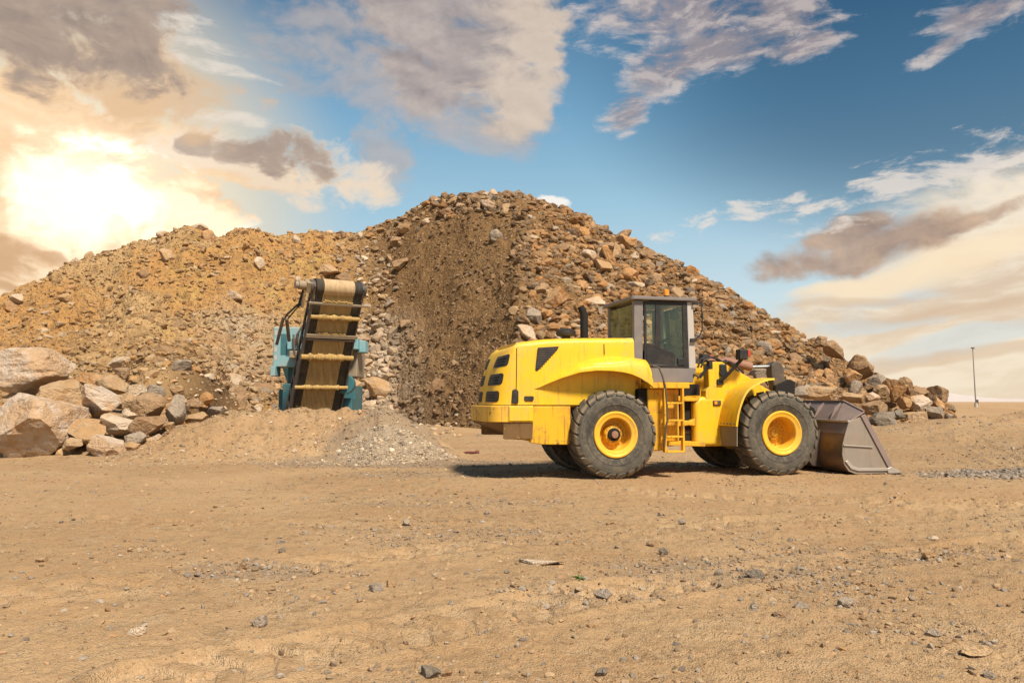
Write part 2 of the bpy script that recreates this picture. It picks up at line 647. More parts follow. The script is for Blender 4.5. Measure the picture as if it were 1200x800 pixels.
# ------------------------------------------------------------------ materials of the ground and the stone
def mat_ground():
    m, nt, b = new_mat('packed_dirt')
    P = position()
    n1 = vnoise(P, 0.35, 5, 0.55)
    n2 = spread(vnoise(P, 2.3, 6, 0.6), 1.4)
    n3 = spread(vnoise(P, 17.0, 5, 0.65), 1.3)
    n4 = vnoise(P, 90.0, 3, 0.6)
    grey = V(attr('grey').outputs['Fac'])
    rut = V(attr('rut').outputs['Fac'])
    n0 = spread(vnoise(P, 0.13, 4, 0.55, 0.5), 1.5)
    n5 = spread(vnoise(P, 5.5, 7, 0.66), 1.4)
    crumb = vstep(0.35, 0.70, n0 * 0.5 + n2 * 0.5)              # where loose crumbs lie; elsewhere the dirt is packed and pale
    c = cmix(vstep(0.25, 0.75, n1), (0.485, 0.325, 0.175), (0.41, 0.25, 0.122))
    c = cmix(vstep(0.45, 0.85, n2) * 0.6, c, (0.55, 0.40, 0.24))
    c = cmix(vstep(0.50, 0.70, n5) * (crumb * 0.75 + 0.12), c, (0.24, 0.145, 0.070))
    c = cmix(vstep(0.55, 0.75, n3) * (crumb * 0.75 + 0.18), c, (0.21, 0.130, 0.062))
    c = cmix(vstep(0.56, 0.70, n4) * (crumb * 0.65 + 0.20), c, (0.17, 0.125, 0.075))
    c = cmix(vstep(0.42, 0.30, n4) * 0.30, c, (0.68, 0.53, 0.36))
    c = cmix(vstep(0.2, 1.0, rut + (n2 - 0.5) * 0.5) * 0.35, c, (0.64, 0.47, 0.29))
    c = cmix(vstep(-0.2, -1.0, rut + (n3 - 0.5) * 0.4) * 0.40, c, (0.30, 0.18, 0.085))
    vo = vvoronoi(P, 26.0)
    sp = V(vo.outputs['Distance'])
    spc = vo.outputs['Color']
    r_, g_, b_ = sep(spc)
    speck = vstep(0.20, 0.12, sp) * vstep(0.78, 0.86, r_)
    c = cmix(speck * 0.8, c, cmix(g_, (0.20, 0.16, 0.13), (0.58, 0.46, 0.34)))
    gm = vstep(0.25, 0.8, grey + (n2 - 0.5) * 0.6 + (n3 - 0.5) * 0.6)
    gc = cmix(vstep(0.4, 0.62, n4), (0.33, 0.255, 0.18), (0.18, 0.14, 0.10))
    c = cmix(gm * 0.75, c, gc)
    V.nt.links.new(c, b.inputs['Base Color'])
    b.inputs['Roughness'].default_value = 0.95
    b.inputs['Specular IOR Level'].default_value = 0.2
    v2 = V(vvoronoi(P, 62.0).outputs['Distance'])
    grain = vstep(0.55, 0.15, v2)
    c = cmix(vstep(0.30, 0.62, v2) * 0.30, c, (0.24, 0.145, 0.072))
    V.nt.links.new(c, b.inputs['Base Color'])
    h = n5 * 0.5 + n3 * 0.7 + n4 * 0.3 + grain * 0.22 * (crumb + 0.4) + speck * 0.4
    V.nt.links.new(bump(h, 0.9, 0.040), b.inputs['Normal'])
    return m


def mat_hill():
    m, nt, b = new_mat('hill_soil')
    P = position()
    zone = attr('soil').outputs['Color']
    n1 = spread(vnoise(P, 0.28, 6, 0.6), 1.4)
    n2 = spread(vnoise(P, 1.6, 6, 0.62), 1.5)
    n3 = spread(vnoise(P, 7.0, 5, 0.65), 1.4)
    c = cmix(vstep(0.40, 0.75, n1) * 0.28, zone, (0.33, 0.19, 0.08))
    c = cmix(vstep(0.45, 0.75, n2) * 0.55, c, (0.15, 0.088, 0.042))
    c = cmix(vstep(0.55, 0.80, n3) * 0.35, c, (0.42, 0.29, 0.16))
    vo = vvoronoi(P, 4.2)
    r_, g_, b_ = sep(vo.outputs['Color'])
    st = vstep(0.42, 0.28, V(vo.outputs['Distance'])) * vstep(0.45, 0.6, r_)
    stc = cmix(g_, (0.30, 0.18, 0.085), (0.47, 0.34, 0.21))
    c = cmix(st * 0.65, c, stc)
    V.nt.links.new(c, b.inputs['Base Color'])
    b.inputs['Roughness'].default_value = 0.97
    b.inputs['Specular IOR Level'].default_value = 0.15
    h = n2 * 0.5 + n3 * 0.35 + st * 0.45
    V.nt.links.new(bump(h, 1.0, 0.22), b.inputs['Normal'])
    return m


def mat_rock(name, c1, c2, c3, scale=1.0, from_attr=False, bumpd=0.09):
    """c1 main colour, c2 second colour in large patches, c3 dark veins and lichen."""
    m, nt, b = new_mat(name)
    o = coords('Object')
    if from_attr:
        o = position()
    else:
        inf = V.nt.nodes.new('ShaderNodeObjectInfo')
        ad = V.nt.nodes.new('ShaderNodeVectorMath')
        ad.operation = 'ADD'
        V.nt.links.new(o, ad.inputs[0])
        V.nt.links.new(vcomb(V(inf.outputs['Random']) * 37.0, V(inf.outputs['Random']) * 11.0, 0.0), ad.inputs[1])
        o = ad.outputs[0]
    n1 = spread(vnoise(o, 1.1 * scale, 5, 0.6, 0.6), 1.3)
    n2 = spread(vnoise(o, 4.5 * scale, 6, 0.65), 1.4)
    n3 = spread(vnoise(o, 18 * scale, 4, 0.6), 1.3)
    base = attr('tint').outputs['Color'] if from_attr else c1
    c = cmix(vstep(0.42, 0.60, n1) * (0.35 if from_attr else 0.8), base, c2)
    c = cmix(vstep(0.52, 0.72, n2) * 0.55, c, c3)
    c = cmix(vstep(0.5, 0.75, n3) * 0.30, c, (0.62, 0.50, 0.38))
    V.nt.links.new(c, b.inputs['Base Color'])
    b.inputs['Roughness'].default_value = 0.9
    b.inputs['Specular IOR Level'].default_value = 0.25
    V.nt.links.new(bump(n2 * 0.6 + n3 * 0.35 + n1 * 0.5, 1.0, bumpd), b.inputs['Normal'])
    return m


M_GROUND = mat_ground()
M_HILL = mat_hill()
ROCK = {
    'orange': mat_rock('rock_orange', (0.42, 0.21, 0.075), (0.46, 0.29, 0.15), (0.26, 0.14, 0.065)),
    'tan': mat_rock('rock_tan', (0.44, 0.295, 0.165), (0.40, 0.235, 0.105), (0.22, 0.145, 0.085)),
    'pale': mat_rock('rock_pale', (0.54, 0.42, 0.30), (0.48, 0.33, 0.20), (0.27, 0.20, 0.14)),
    'grey': mat_rock('rock_grey', (0.27, 0.215, 0.165), (0.36, 0.28, 0.20), (0.12, 0.10, 0.08)),
    'brown': mat_rock('rock_brown', (0.29, 0.17, 0.085), (0.36, 0.23, 0.125), (0.15, 0.095, 0.055)),
    'pink': mat_rock('rock_pink', (0.53, 0.42, 0.32), (0.46, 0.28, 0.14), (0.28, 0.205, 0.15)),
    'dark': mat_rock('rock_dark', (0.165, 0.135, 0.105), (0.23, 0.18, 0.13), (0.085, 0.075, 0.06)),
}
M_RUBBLE = mat_rock('rubble_stone', None, (0.40, 0.25, 0.12), (0.14, 0.09, 0.055), scale=0.9, from_attr=True)
M_GRAVEL = mat_rock('gravel_stone', None, (0.36, 0.28, 0.20), (0.17, 0.14, 0.11), scale=12, from_attr=True, bumpd=0.004)

# ------------------------------------------------------------------ ground sheet
BX = np.array([-30, -12.6, -10.6, -9.2, -8.1, -6.9, -5.8, -4.6, -3.5, -2.8, -1.85, -1.2, 30])
BZ = np.array([0, 0.0, 0.35, 0.82, 1.08, 1.22, 1.32, 1.35, 1.28, 1.0, 0.35, 0.0, 0])


def tyre_marks(x, y, mask_only=False):
    """Ruts pressed by the loader tyres, with the lug pattern."""
    out = np.zeros_like(x)
    paths = [([(-6.5, 4.2), (-3.4, 6.4), (-0.8, 8.3), (3.5, 10.6), (9, 12.5)], 0.55, 1.0),
             ([(-1.9, 4.4), (0.2, 6.0), (2.6, 7.6), (6.5, 9.4), (12, 11)], 0.55, 1.0),
             ([(1.2, 14.6), (4.2, 12.4), (8.0, 12.2), (13, 13.6)], 0.6, 0.8),
             ([(6.9, 8.0), (8.6, 10.5), (10.2, 13.5), (11.2, 18), (14, 25)], 0.6, 0.9),
             ([(9.4, 9.0), (11.0, 12.0), (12.2, 15.5), (13.6, 20)], 0.6, 0.7),
             ([(-9, 11.5), (-4, 10.2), (1, 10.0), (6, 10.9)], 0.55, 0.6)]
    for pts, w, k in paths:
        s0 = 0.0
        best = np.full(x.shape, 1e9)
        arc = np.zeros_like(x)
        lat = np.zeros_like(x)
        for (ax, ay), (bx, by) in zip(pts[:-1], pts[1:]):
            L = math.hypot(bx - ax, by - ay)
            dx, dy = (bx - ax) / L, (by - ay) / L
            t = np.clip((x - ax) * dx + (y - ay) * dy, 0, L)
            ex, ey = x - ax - t * dx, y - ay - t * dy
            d = np.hypot(ex, ey)
            q = d < best
            best[q] = d[q]
            arc[q] = s0 + t[q]
            lat[q] = (ex * -dy + ey * dx)[q]
            s0 += L
        ins = sstep(w * 0.62, w * 0.48, best)
        rim = sstep(w * 0.5, w * 0.62, best) * sstep(w * 0.85, w * 0.65, best)
        lug = np.sin(2 * np.pi * (arc / 0.34 + np.abs(lat) * 1.3 + (lat > 0) * 0.5))
        fade = 0.35 + 0.65 * np.clip(pnoise(x * 0.5 + 3, y * 0.5, np.zeros_like(x)) + 0.55, 0, 1)
        if mask_only:
            out += k * fade * (ins * (1 - 1.6 * sstep(0.3, 0.8, lug)) - 0.5 * rim)
            continue
        out += k * fade * (-0.045 * ins + 0.030 * rim + 0.042 * ins * sstep(-0.2, 0.4, lug))
    return out


def ground_z(x, y, detail=True):
    x, y = np.asarray(x, float).ravel(), np.asarray(y, float).ravel()
    o = np.zeros_like(x)
    r = np.hypot(x, y)
    flat = sstep(2.0, 4.5, np.hypot((x - 3.2) * 0.55, y - 17.3))     # level where the loader stands
    z = (0.06 * fbm(x * 0.12, y * 0.12, o, 3) + 0.03 * fbm(x * 0.5, y * 0.5, o + 3, 3)) * flat
    z += 0.30 * sstep(8, 17, x) * sstep(14, 24, y) * sstep(60, 30, y)            # low swell at right
    z += 0.75 * np.clip(1.15 - np.hypot((x - 19.5) / 8.0, (y - 29) / 6.5), 0, 1) * (1 + 0.25 * fbm(x * 0.6, y * 0.6, o + 2, 3))
    z += 1.15 * sstep(45, 105, y) * sstep(6, 25, x) * sstep(160, 108, r)
    # spoil berm in front of the crusher
    yc = 22.3 + 0.25 * np.sin(x * 0.9)
    hb = np.interp(x, BX, BZ) * (1 + 0.06 * pnoise(x * 1.1, o, o))
    t = np.where(y < yc, (y - (yc - 2.5)) / 2.5, ((yc + 3.0) - y) / 3.0)
    t = np.clip(t, 0, 1)
    berm = hb * (t ** 1.25)
    berm += (berm > 0.02) * (0.11 * fbm(x * 1.6, y * 1.6, o + 7, 5, 0.6)) * sstep(0.0, 0.4, berm)
    z = z + berm
    # rise under the boulders at the left
    z += 1.25 * sstep(-9.0, -12.5, x) * sstep(20.5, 24.5, y) * sstep(34, 28, y)
    if detail:
        near = sstep(45, 20, r)
        z += near * (0.016 * fbm(x * 2.6, y * 2.6, o + 1, 3) + 0.009 * fbm(x * 9, y * 9, o + 2, 3))
        lump = np.clip(fbm(x * 5.5, y * 5.5, o + 11, 3) - 0.55, 0, 1)
        patch = np.clip(fbm(x * 0.7, y * 0.7, o + 5, 2) + 0.35, 0, 1)
        z += near * patch * lump * 0.075
        z += near * patch * np.clip(fbm(x * 17, y * 17, o + 21, 2) - 0.30, 0, 1) * 0.024
        z += near * tyre_marks(x, y)
    return z


def grey_field(x, y):
    o = np.zeros_like(x)
    g = np.zeros_like(x)
    for cx, cy, rx, ry, k in [(-2.6, 19.6, 4.2, 1.5, 0.9), (-3.2, 21.2, 2.0, 1.5, 1.0), (-2.2, 7.2, 1.0, 0.5, 0.6), (10.4, 16.6, 1.9, 0.9, 0.95),
                              (14.5, 20, 5, 3, 0.45), (-0.8, 9.5, 2.2, 1.2, 0.35), (1.9, 7.4, 1.6, 0.8, 0.5), (0.6, 6.3, 0.9, 0.4, 0.4), (3.6, 8.2, 1.6, 0.6, 0.45), (-1.0, 12.5, 2.5, 1.2, 0.4), (4.5, 18.5, 5, 2.0, 0.35), (-1.5, 17.0, 3.0, 1.2, 0.55)]:
        g = np.maximum(g, k * np.clip(1.2 - ((x - cx) / rx) ** 2 - ((y - cy) / ry) ** 2, 0, 1))
    return g


def build_ground():
    a1 = np.radians(np.linspace(-37, 37, 1080))
    a0 = np.radians(np.linspace(-180, -37, 40)[:-1])
    a2 = np.radians(np.linspace(37, 180, 40)[1:])
    az = np.concatenate([a0, a1, a2])
    rs = [0.005, 0.4, 0.9, 1.6, 2.3, 2.9]
    r = 3.2
    while r < 6000:
        rs.append(r)
        r += min(0.00088 * r * r, (0.0085 if r < 70 else 0.035) * r)
    rs = np.array(rs)
    A, Rr = np.meshgrid(az, rs)
    x, y = (np.sin(A) * Rr).ravel(), (np.cos(A) * Rr).ravel()
    z = ground_z(x, y)
    n, k = len(az), len(rs)
    idx = np.arange(n * k).reshape(k, n)
    f = np.stack([idx[:-1, :-1], idx[:-1, 1:], idx[1:, 1:], idx[1:, :-1]], -1).reshape(-1, 4)
    # close the inner hole with a small fan
    me = mesh_np('ground', np.c_[x, y, z], f[:, ::-1], M_GROUND, True, {'grey': grey_field(x, y), 'rut': tyre_marks(x, y, True) * sstep(40, 20, np.hypot(x, y))})
    o = link('ground', me)
    tag(o, 'packed orange tan dirt yard with tyre marks, berm and scattered stones', 'ground', kind='structure')


build_ground()

# ------------------------------------------------------------------ the hill of quarry rubble
RIDGE = [(-420, 470, 50), (-300, 430, 54), (-120, 395, 56), (0, 352, 58), (60, 326, 60), (100, 306, 62), (150, 297, 64), (190, 279, 65), (230, 267, 66),
         (262, 272, 67), (330, 278, 69), (380, 275, 71), (420, 273, 73), (450, 263, 73), (500, 238, 71), (550, 228, 68), (600, 229, 66.5),
         (660, 243, 65), (700, 265, 64), (760, 292, 62.5), (800, 312, 61), (850, 337, 59.5), (900, 372, 58), (950, 402, 56.5), (1000, 428, 55),
         (1030, 441, 54), (1060, 454, 53), (1095, 463, 52), (1108, 472, 51.5), (1125, 492, 51), (1200, 500, 50)]
BASE = [(-420, 36), (0, 36.5), (150, 37.5), (250, 40), (330, 45), (430, 55), (465, 54), (520, 49.5), (575, 44.5), (608, 40), (660, 41.8), (700, 43.5), (800, 45.5),
        (900, 46.5), (1000, 46.5), (1060, 46), (1108, 47), (1200, 48)]
_ru, _rz, _rd, _rp = [], [], [], []
for px, py, d in RIDGE:
    u_, z_ = uz(px, py, d)
    _ru.append(u_); _rz.append(max(z_, -1.0)); _rd.append(d); _rp.append(px)
_bu, _bd = [], []
for px, d in BASE:
    _bu.append(uz(px, 480, d)[0]); _bd.append(d)


def hill_params(u):
    return np.interp(u, _bu, _bd), np.interp(u, _ru, _rd), np.interp(u, _ru, _rz), np.interp(u, _ru, _rp)


def hill_z(u, d, rough=True):
    u, d = np.asarray(u, float).ravel(), np.asarray(d, float).ravel()
    B, Rd, Z, px = hill_params(u)
    t = (d - B) / (Rd - B)
    wl = sstep(455, 385, px)
    o = np.zeros_like(u)
    # the left hill: talus, a bench, then a steep cut face
    sh = 0.08 * pnoise(u * 18, t * 2, o + 2)
    s_l = np.interp(t + sh, [-1, 0, 0.22, 0.36, 0.62, 0.80, 0.93, 1.0, 3], [-0.6, 0, 0.19, 0.32, 0.48, 0.79, 0.94, 1.0, 1.0])
    s_r = np.interp(t, [-1, 0, 0.3, 0.9, 1.0, 3], [-0.6, 0, 0.26, 0.92, 1.0, 1.0])
    s = wl * s_l + (1 - wl) * s_r
    z = Z * s
    back = np.clip(d - Rd, 0, None)
    z = z - back * 0.5
    # a later tip of brown soil in front of the left hill
    bq = np.hypot((u + 0.415) / 0.125, (d - 39.0) / 7.0)
    z = z + 4.3 * np.clip(1 - bq, 0, 1) ** 0.85 * (1 + 0.12 * pnoise(u * d * 0.5, d * 0.5, o))
    x = u * d
    if rough:
        k = np.clip(Z / 10, 0.12, 1) * sstep(-0.08, 0.12, t) * (1 - 0.45 * sstep(0.9, 1.0, t))
        z = z + k * ((0.55 + 0.35 * wl) * fbm(x * 0.22, d * 0.22, z * 0.22, 4) + 0.10 * ridged(x * 0.7, d * 0.6, z * 0.6, 3) + 0.22 * fbm(x * 0.8, d * 0.8, z * 0.8, 3))
        z = z + k * 0.15 * fbm(x * 2.0, d * 2.0, z * 2.0, 4, 0.6)
        z = z + k * wl * 0.40 * np.clip(ridged(x * 0.33, d * 0.5, z * 0.33, 3), -0.6, 1) * sstep(0.25, 0.5, t)
    return z


def spur_px(px, t):
    """The line where the coarse rubble of the right slope begins wanders, and swings left towards the foot."""
    px, t = np.asarray(px, float).ravel(), np.asarray(t, float).ravel()
    o = np.zeros_like(t)
    return px + np.where((px > 500) & (px < 680), 1, 0) * (34 * sstep(0.42, 0.02, t) + 16 * pnoise(t * 5.0, o + 3, o) + 12 * pnoise(t * 17.0, px * 0.05, o + 1))


# soil colours (tippings differ; brown and dark also carry painted shade)
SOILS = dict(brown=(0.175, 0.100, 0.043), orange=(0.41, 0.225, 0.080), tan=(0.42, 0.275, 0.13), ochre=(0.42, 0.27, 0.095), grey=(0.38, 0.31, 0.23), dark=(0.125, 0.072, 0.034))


def soil_of(px, t, x, d, z):
    o = np.zeros_like(px)
    n = fbm(x * 0.12, d * 0.12, z * 0.12, 3)
    n2 = fbm(x * 0.3 + 9, d * 0.3, z * 0.5, 3)
    c = np.empty((len(px), 3))
    c[:] = SOILS['brown']  # brown soil, darkened to paint the shade of the spur's left face

    def mixin(w, name):
        w = np.clip(w, 0, 1)[:, None]
        c[:] = c * (1 - w) + np.array(SOILS[name]) * w
    left = sstep(450, 380, px)
    mixin(left, 'orange')
    mixin(left * sstep(-0.1, 0.4, n), 'tan')
    mixin(left * sstep(0.0, 0.5, n2) * sstep(150, 260, px), 'ochre')
    seam = pnoise(x * 0.05, d * 0.05, z * 0.55 + 0.6 * n2)
    mixin(left * sstep(0.15, 0.45, seam) * 0.30, 'brown')
    mixin(left * sstep(0.34, 0.2, t) * sstep(0.02, 0.1, t) * 0.6, 'brown')
    bq = np.hypot((x / d + 0.415) / 0.125, (d - 39.0) / 7.0)
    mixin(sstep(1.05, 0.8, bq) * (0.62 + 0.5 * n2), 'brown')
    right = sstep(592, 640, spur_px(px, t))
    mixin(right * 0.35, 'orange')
    mixin(right * 0.45, 'dark')  # shadow between the stones painted into the soil
    # pale stony chutes
    ch1 = np.exp(-((px - (285 - 20 * (t - 0.4))) / 42) ** 2) * sstep(0.7, 0.5, t) * sstep(0.05, 0.2, t)
    ch2 = np.exp(-((px - 445) / 45) ** 2) * sstep(0.55, 0.3, t)
    mixin((ch1 * 0.9 + ch2 * 0.9) * (0.8 + 0.5 * n2), 'grey')
    mixin(np.exp(-((px - 262) / 40) ** 2) * sstep(0.16, 0.08, t), 'dark')  # darkness of the pit put into the soil colour
    return c


def build_hill():
    u = np.concatenate([np.linspace(_ru[0], -0.66, 60)[:-1], np.linspace(-0.66, 0.56, 900), np.linspace(0.56, _ru[-1], 12)[1:]])
    tt = np.concatenate([np.linspace(-0.12, 1.08, 430), np.linspace(1.1, 2.2, 40)])
    U, T = np.meshgrid(u, tt)
    U, T = U.ravel(), T.ravel()
    B, Rd, Z, px = hill_params(U)
    d = B + (Rd - B) * T
    z = hill_z(U, d)
    x = U * d
    # push the face in and out a little as well
    z = np.where(T < -0.1, z - 1.5, z)
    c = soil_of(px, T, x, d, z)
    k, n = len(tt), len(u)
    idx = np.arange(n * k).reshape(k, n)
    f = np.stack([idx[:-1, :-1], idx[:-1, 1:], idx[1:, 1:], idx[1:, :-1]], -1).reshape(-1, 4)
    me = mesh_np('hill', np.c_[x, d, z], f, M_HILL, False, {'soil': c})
    o = link('hill', me)
    tag(o, 'high quarry hill of dumped soil and rubble filling the background', 'hill', kind='structure')


build_hill()

# far hills on the horizon
def build_far_hills():
    m, nt, b = new_mat('far_slope')
    n = vnoise(position(), 0.004, 4)
    V.nt.links.new(cmix(n, (0.46, 0.40, 0.38), (0.54, 0.46, 0.42)), b.inputs['Base Color'])  # pale tint puts distance haze into the slope colour
    b.inputs['Roughness'].default_value = 1.0
    az = np.radians(np.linspace(18, 40, 200))
    rows = np.array([0, 0.4, 0.75, 1.0, 1.3, 1.8])
    hz = np.array([-0.3, 0.35, 0.75, 1.0, 0.7, -0.3])
    H = 30 * np.exp(-((np.degrees(az) - 27.3) / 3.0) ** 2) + 14 * np.exp(-((np.degrees(az) - 35) / 4.0) ** 2)
    H = H * (1 + 0.12 * pnoise(az * 60, az * 0, az * 0)) - 2
    vs = []
    for rr, hh in zip(rows, hz):
        r = 2300 + 500 * rr
        vs.append(np.c_[np.sin(az) * r, np.cos(az) * r, H * hh])
    v = np.concatenate(vs)
    n_, k = len(az), len(rows)
    idx = np.arange(n_ * k).reshape(k, n_)
    f = np.stack([idx[:-1, :-1], idx[:-1, 1:], idx[1:, 1:], idx[1:, :-1]], -1).reshape(-1, 4)
    o = link('hills', mesh_np('hills', v, f, m, True))
    tag(o, 'low pale hills far off on the right horizon', 'hills', kind='structure')


build_far_hills()

# ------------------------------------------------------------------ stones
def ico(sub):
    bm = bmesh.new()
    bmesh.ops.create_icosphere(bm, subdivisions=sub, radius=1.0)
    v = np.array([p.co[:] for p in bm.verts])
    f = np.array([[q.index for q in p.verts] for p in bm.faces])
    bm.free()
    return v, f


ICO = {i: ico(i) for i in (1, 2, 3, 4, 5, 6)}


def rock_shape(seed, sub=3, cuts=11, rough=0.05, unit=True):
    """A fractured stone: a ball cut by random planes, then weathered."""
    rg = np.random.default_rng(seed)
    v, f = ICO[sub]
    v = v.copy() * (1 + 0.12 * pnoise(v[:, 0] * 1.2 + seed % 97, v[:, 1] * 1.2, v[:, 2] * 1.2))[:, None]
    for i in range(cuts):
        n = rg.normal(size=3)
        n /= np.linalg.norm(n)
        d = rg.uniform(0.45, 0.84)
        ex = np.clip(v @ n - d, 0, None)
        v = v - ex[:, None] * n
    if rough and sub >= 3:
        k = seed % 89
        nrm = v / (np.linalg.norm(v, axis=1)[:, None] + 1e-9)
        disp = rough * fbm(v[:, 0] * 2.2 + k, v[:, 1] * 2.2, v[:, 2] * 2.2, 5, 0.55)
        cr = np.clip(ridged(v[:, 0] * 1.1 + k, v[:, 1] * 1.1, v[:, 2] * 2.0, 3) - 0.9, 0, 1)
        v = v + nrm * (disp - cr * rough * 1.5)[:, None]
    if unit:
        lo, hi = v.min(0), v.max(0)
        v = (v - (lo + hi) / 2) / (hi - lo)
    return v, f


def boulder(name, px, py, w, h, d, colour, label, cat='boulder', group=None, sub=4, seed=None, cuts=11, thick=None, tilt=0.0):
    """A boulder that is w x h photograph pixels large and whose centre is seen at (px, py), d metres off."""
    seed = seed if seed is not None else int(px * 7 + py * 13)
    v, f = rock_shape(seed, sub, cuts, 0.035)
    W, H = w * d / FPX, h * d / FPX
    T = thick or 0.5 * (W + H) * 1.05
    c, s = math.cos(tilt), math.sin(tilt)
    v = v * np.array([W, T, H])
    v = np.c_[v[:, 0] * c - v[:, 2] * s, v[:, 1], v[:, 0] * s + v[:, 2] * c]
    me = mesh_np(name, v, f, ROCK[colour], False)
    o = link(name, me)
    o.location = at(px, py, d)
    tag(o, label, cat, group)
    return o


GL = 'boulders heaped at the left of the berm'
LEFT = [
    (36, 436, 96, 58, 23.2, 'pink', 'topmost huge pinkish boulder of the left heap, with an orange underside', 5, 0.05),
    (40, 503, 104, 80, 21.4, 'pink', 'largest pale boulder standing on the ground at the bottom left edge', 6, -0.12),
    (72, 465, 60, 42, 22.4, 'tan', 'tan boulder with a flat sloping top wedged under the topmost boulder', 5, -0.15),
    (119, 471, 52, 38, 22.6, 'pink', 'pink boulder with a dark shadowed front right of the tan wedged boulder', 5, -0.2),
    (84, 489, 34, 28, 21.9, 'orange', 'orange wedge of rock caught between the two biggest boulders', 4, 0.4),
    (99, 506, 54, 32, 21.4, 'tan', 'long olive tan boulder lying behind the small rock at the heap foot', 5, -0.15),
    (120, 499, 28, 15, 21.9, 'orange', 'thin orange slab in the middle of the left heap', 4, -0.1),
    (141, 499, 38, 28, 21.8, 'pale', 'pale square block at the centre of the left heap', 4, -0.1),
    (174, 500, 40, 26, 21.6, 'brown', 'brown blocky rock under the dark grey boulder', 4, 0.1),
    (177, 476, 42, 32, 22.4, 'brown', 'dark brown boulder on top of the right end of the heap', 5, 0.05),
    (207, 480, 28, 36, 22.4, 'grey', 'upright grey boulder at the right end of the left heap', 5, 0.1),
    (131, 451, 40, 24, 24.2, 'tan', 'long yellowish tan rock lying at the back of the left heap', 4, -0.35),
    (149, 470, 24, 20, 23.2, 'tan', 'small tan rock behind the pink boulder in the left heap', 4, -0.4),
    (128, 525, 50, 29, 20.8, 'pink', 'low pinkish rock at the foot of the left heap beside the berm', 5, -0.1),
    (161, 514, 26, 18, 21.2, 'grey', 'small grey rock at the foot of the berm end', 4, 0.0),
    (182, 458, 26, 16, 24.2, 'grey', 'bluish grey rock behind the dark brown boulder', 4, 0.1),
    (230, 490, 26, 16, 22.9, 'tan', 'flat tan rock resting on the berm crest beside the upright grey boulder', 4, 0.0),
    (64, 543, 30, 12, 20.4, 'pink', 'flat pinkish stone tucked against the foot of the largest boulder', 4, 0.0),
]
LEFT += [
    (20, 470, 34, 22, 22.6, 'tan', 'tan rock in the gap between the topmost and the largest boulder', 4, 0.1),
    (152, 486, 24, 18, 22.2, 'pale', 'pale rock just left of the dark brown boulder', 4, 0.2),
    (110, 447, 28, 20, 24.4, 'orange', 'orange rock behind the tan wedged boulder at the back of the left heap', 4, -0.2),
    (160, 459, 24, 17, 24.0, 'pale', 'pale rock between the yellowish rock and the bluish grey rock', 4, 0.3),
    (86, 520, 28, 15, 20.9, 'tan', 'flat tan rock at the foot of the heap right of the largest boulder', 4, 0.0),
    (152, 524, 22, 14, 20.9, 'tan', 'tan cobble right of the low pinkish rock at the heap foot', 4, 0.1),
    (183, 514, 18, 12, 21.4, 'pale', 'small pale cobble on the end of the berm', 3, 0.0),
    (207, 458, 20, 15, 24.0, 'tan', 'tan rock behind the upright grey boulder', 4, -0.2),
    (228, 472, 18, 14, 23.4, 'brown', 'brown rock above the flat tan rock on the berm crest', 4, 0.2),
    (142, 436, 22, 14, 25.5, 'brown', 'brown rock high at the back of the left heap', 4, -0.3),
    (253, 482, 20, 12, 23.4, 'grey', 'grey cobble on the berm crest in front of the hollow', 4, 0.0),
    (276, 484, 16, 9, 23.4, 'tan', 'tan cobble on the berm crest left of the crusher', 3, 0.0),
    (197, 500, 16, 11, 22.0, 'tan', 'tan cobble in front of the upright grey boulder', 3, 0.2),
    (112, 515, 18, 12, 21.0, 'brown', 'brown cobble between the long olive boulder and the low pinkish rock', 3, 0.0),
]
for px, py, w, h, d, colr, lab, sub, tilt in LEFT:
    boulder('boulder', px, py, w, h, d, colr, lab, group=GL, sub=sub, tilt=tilt, cuts=16)

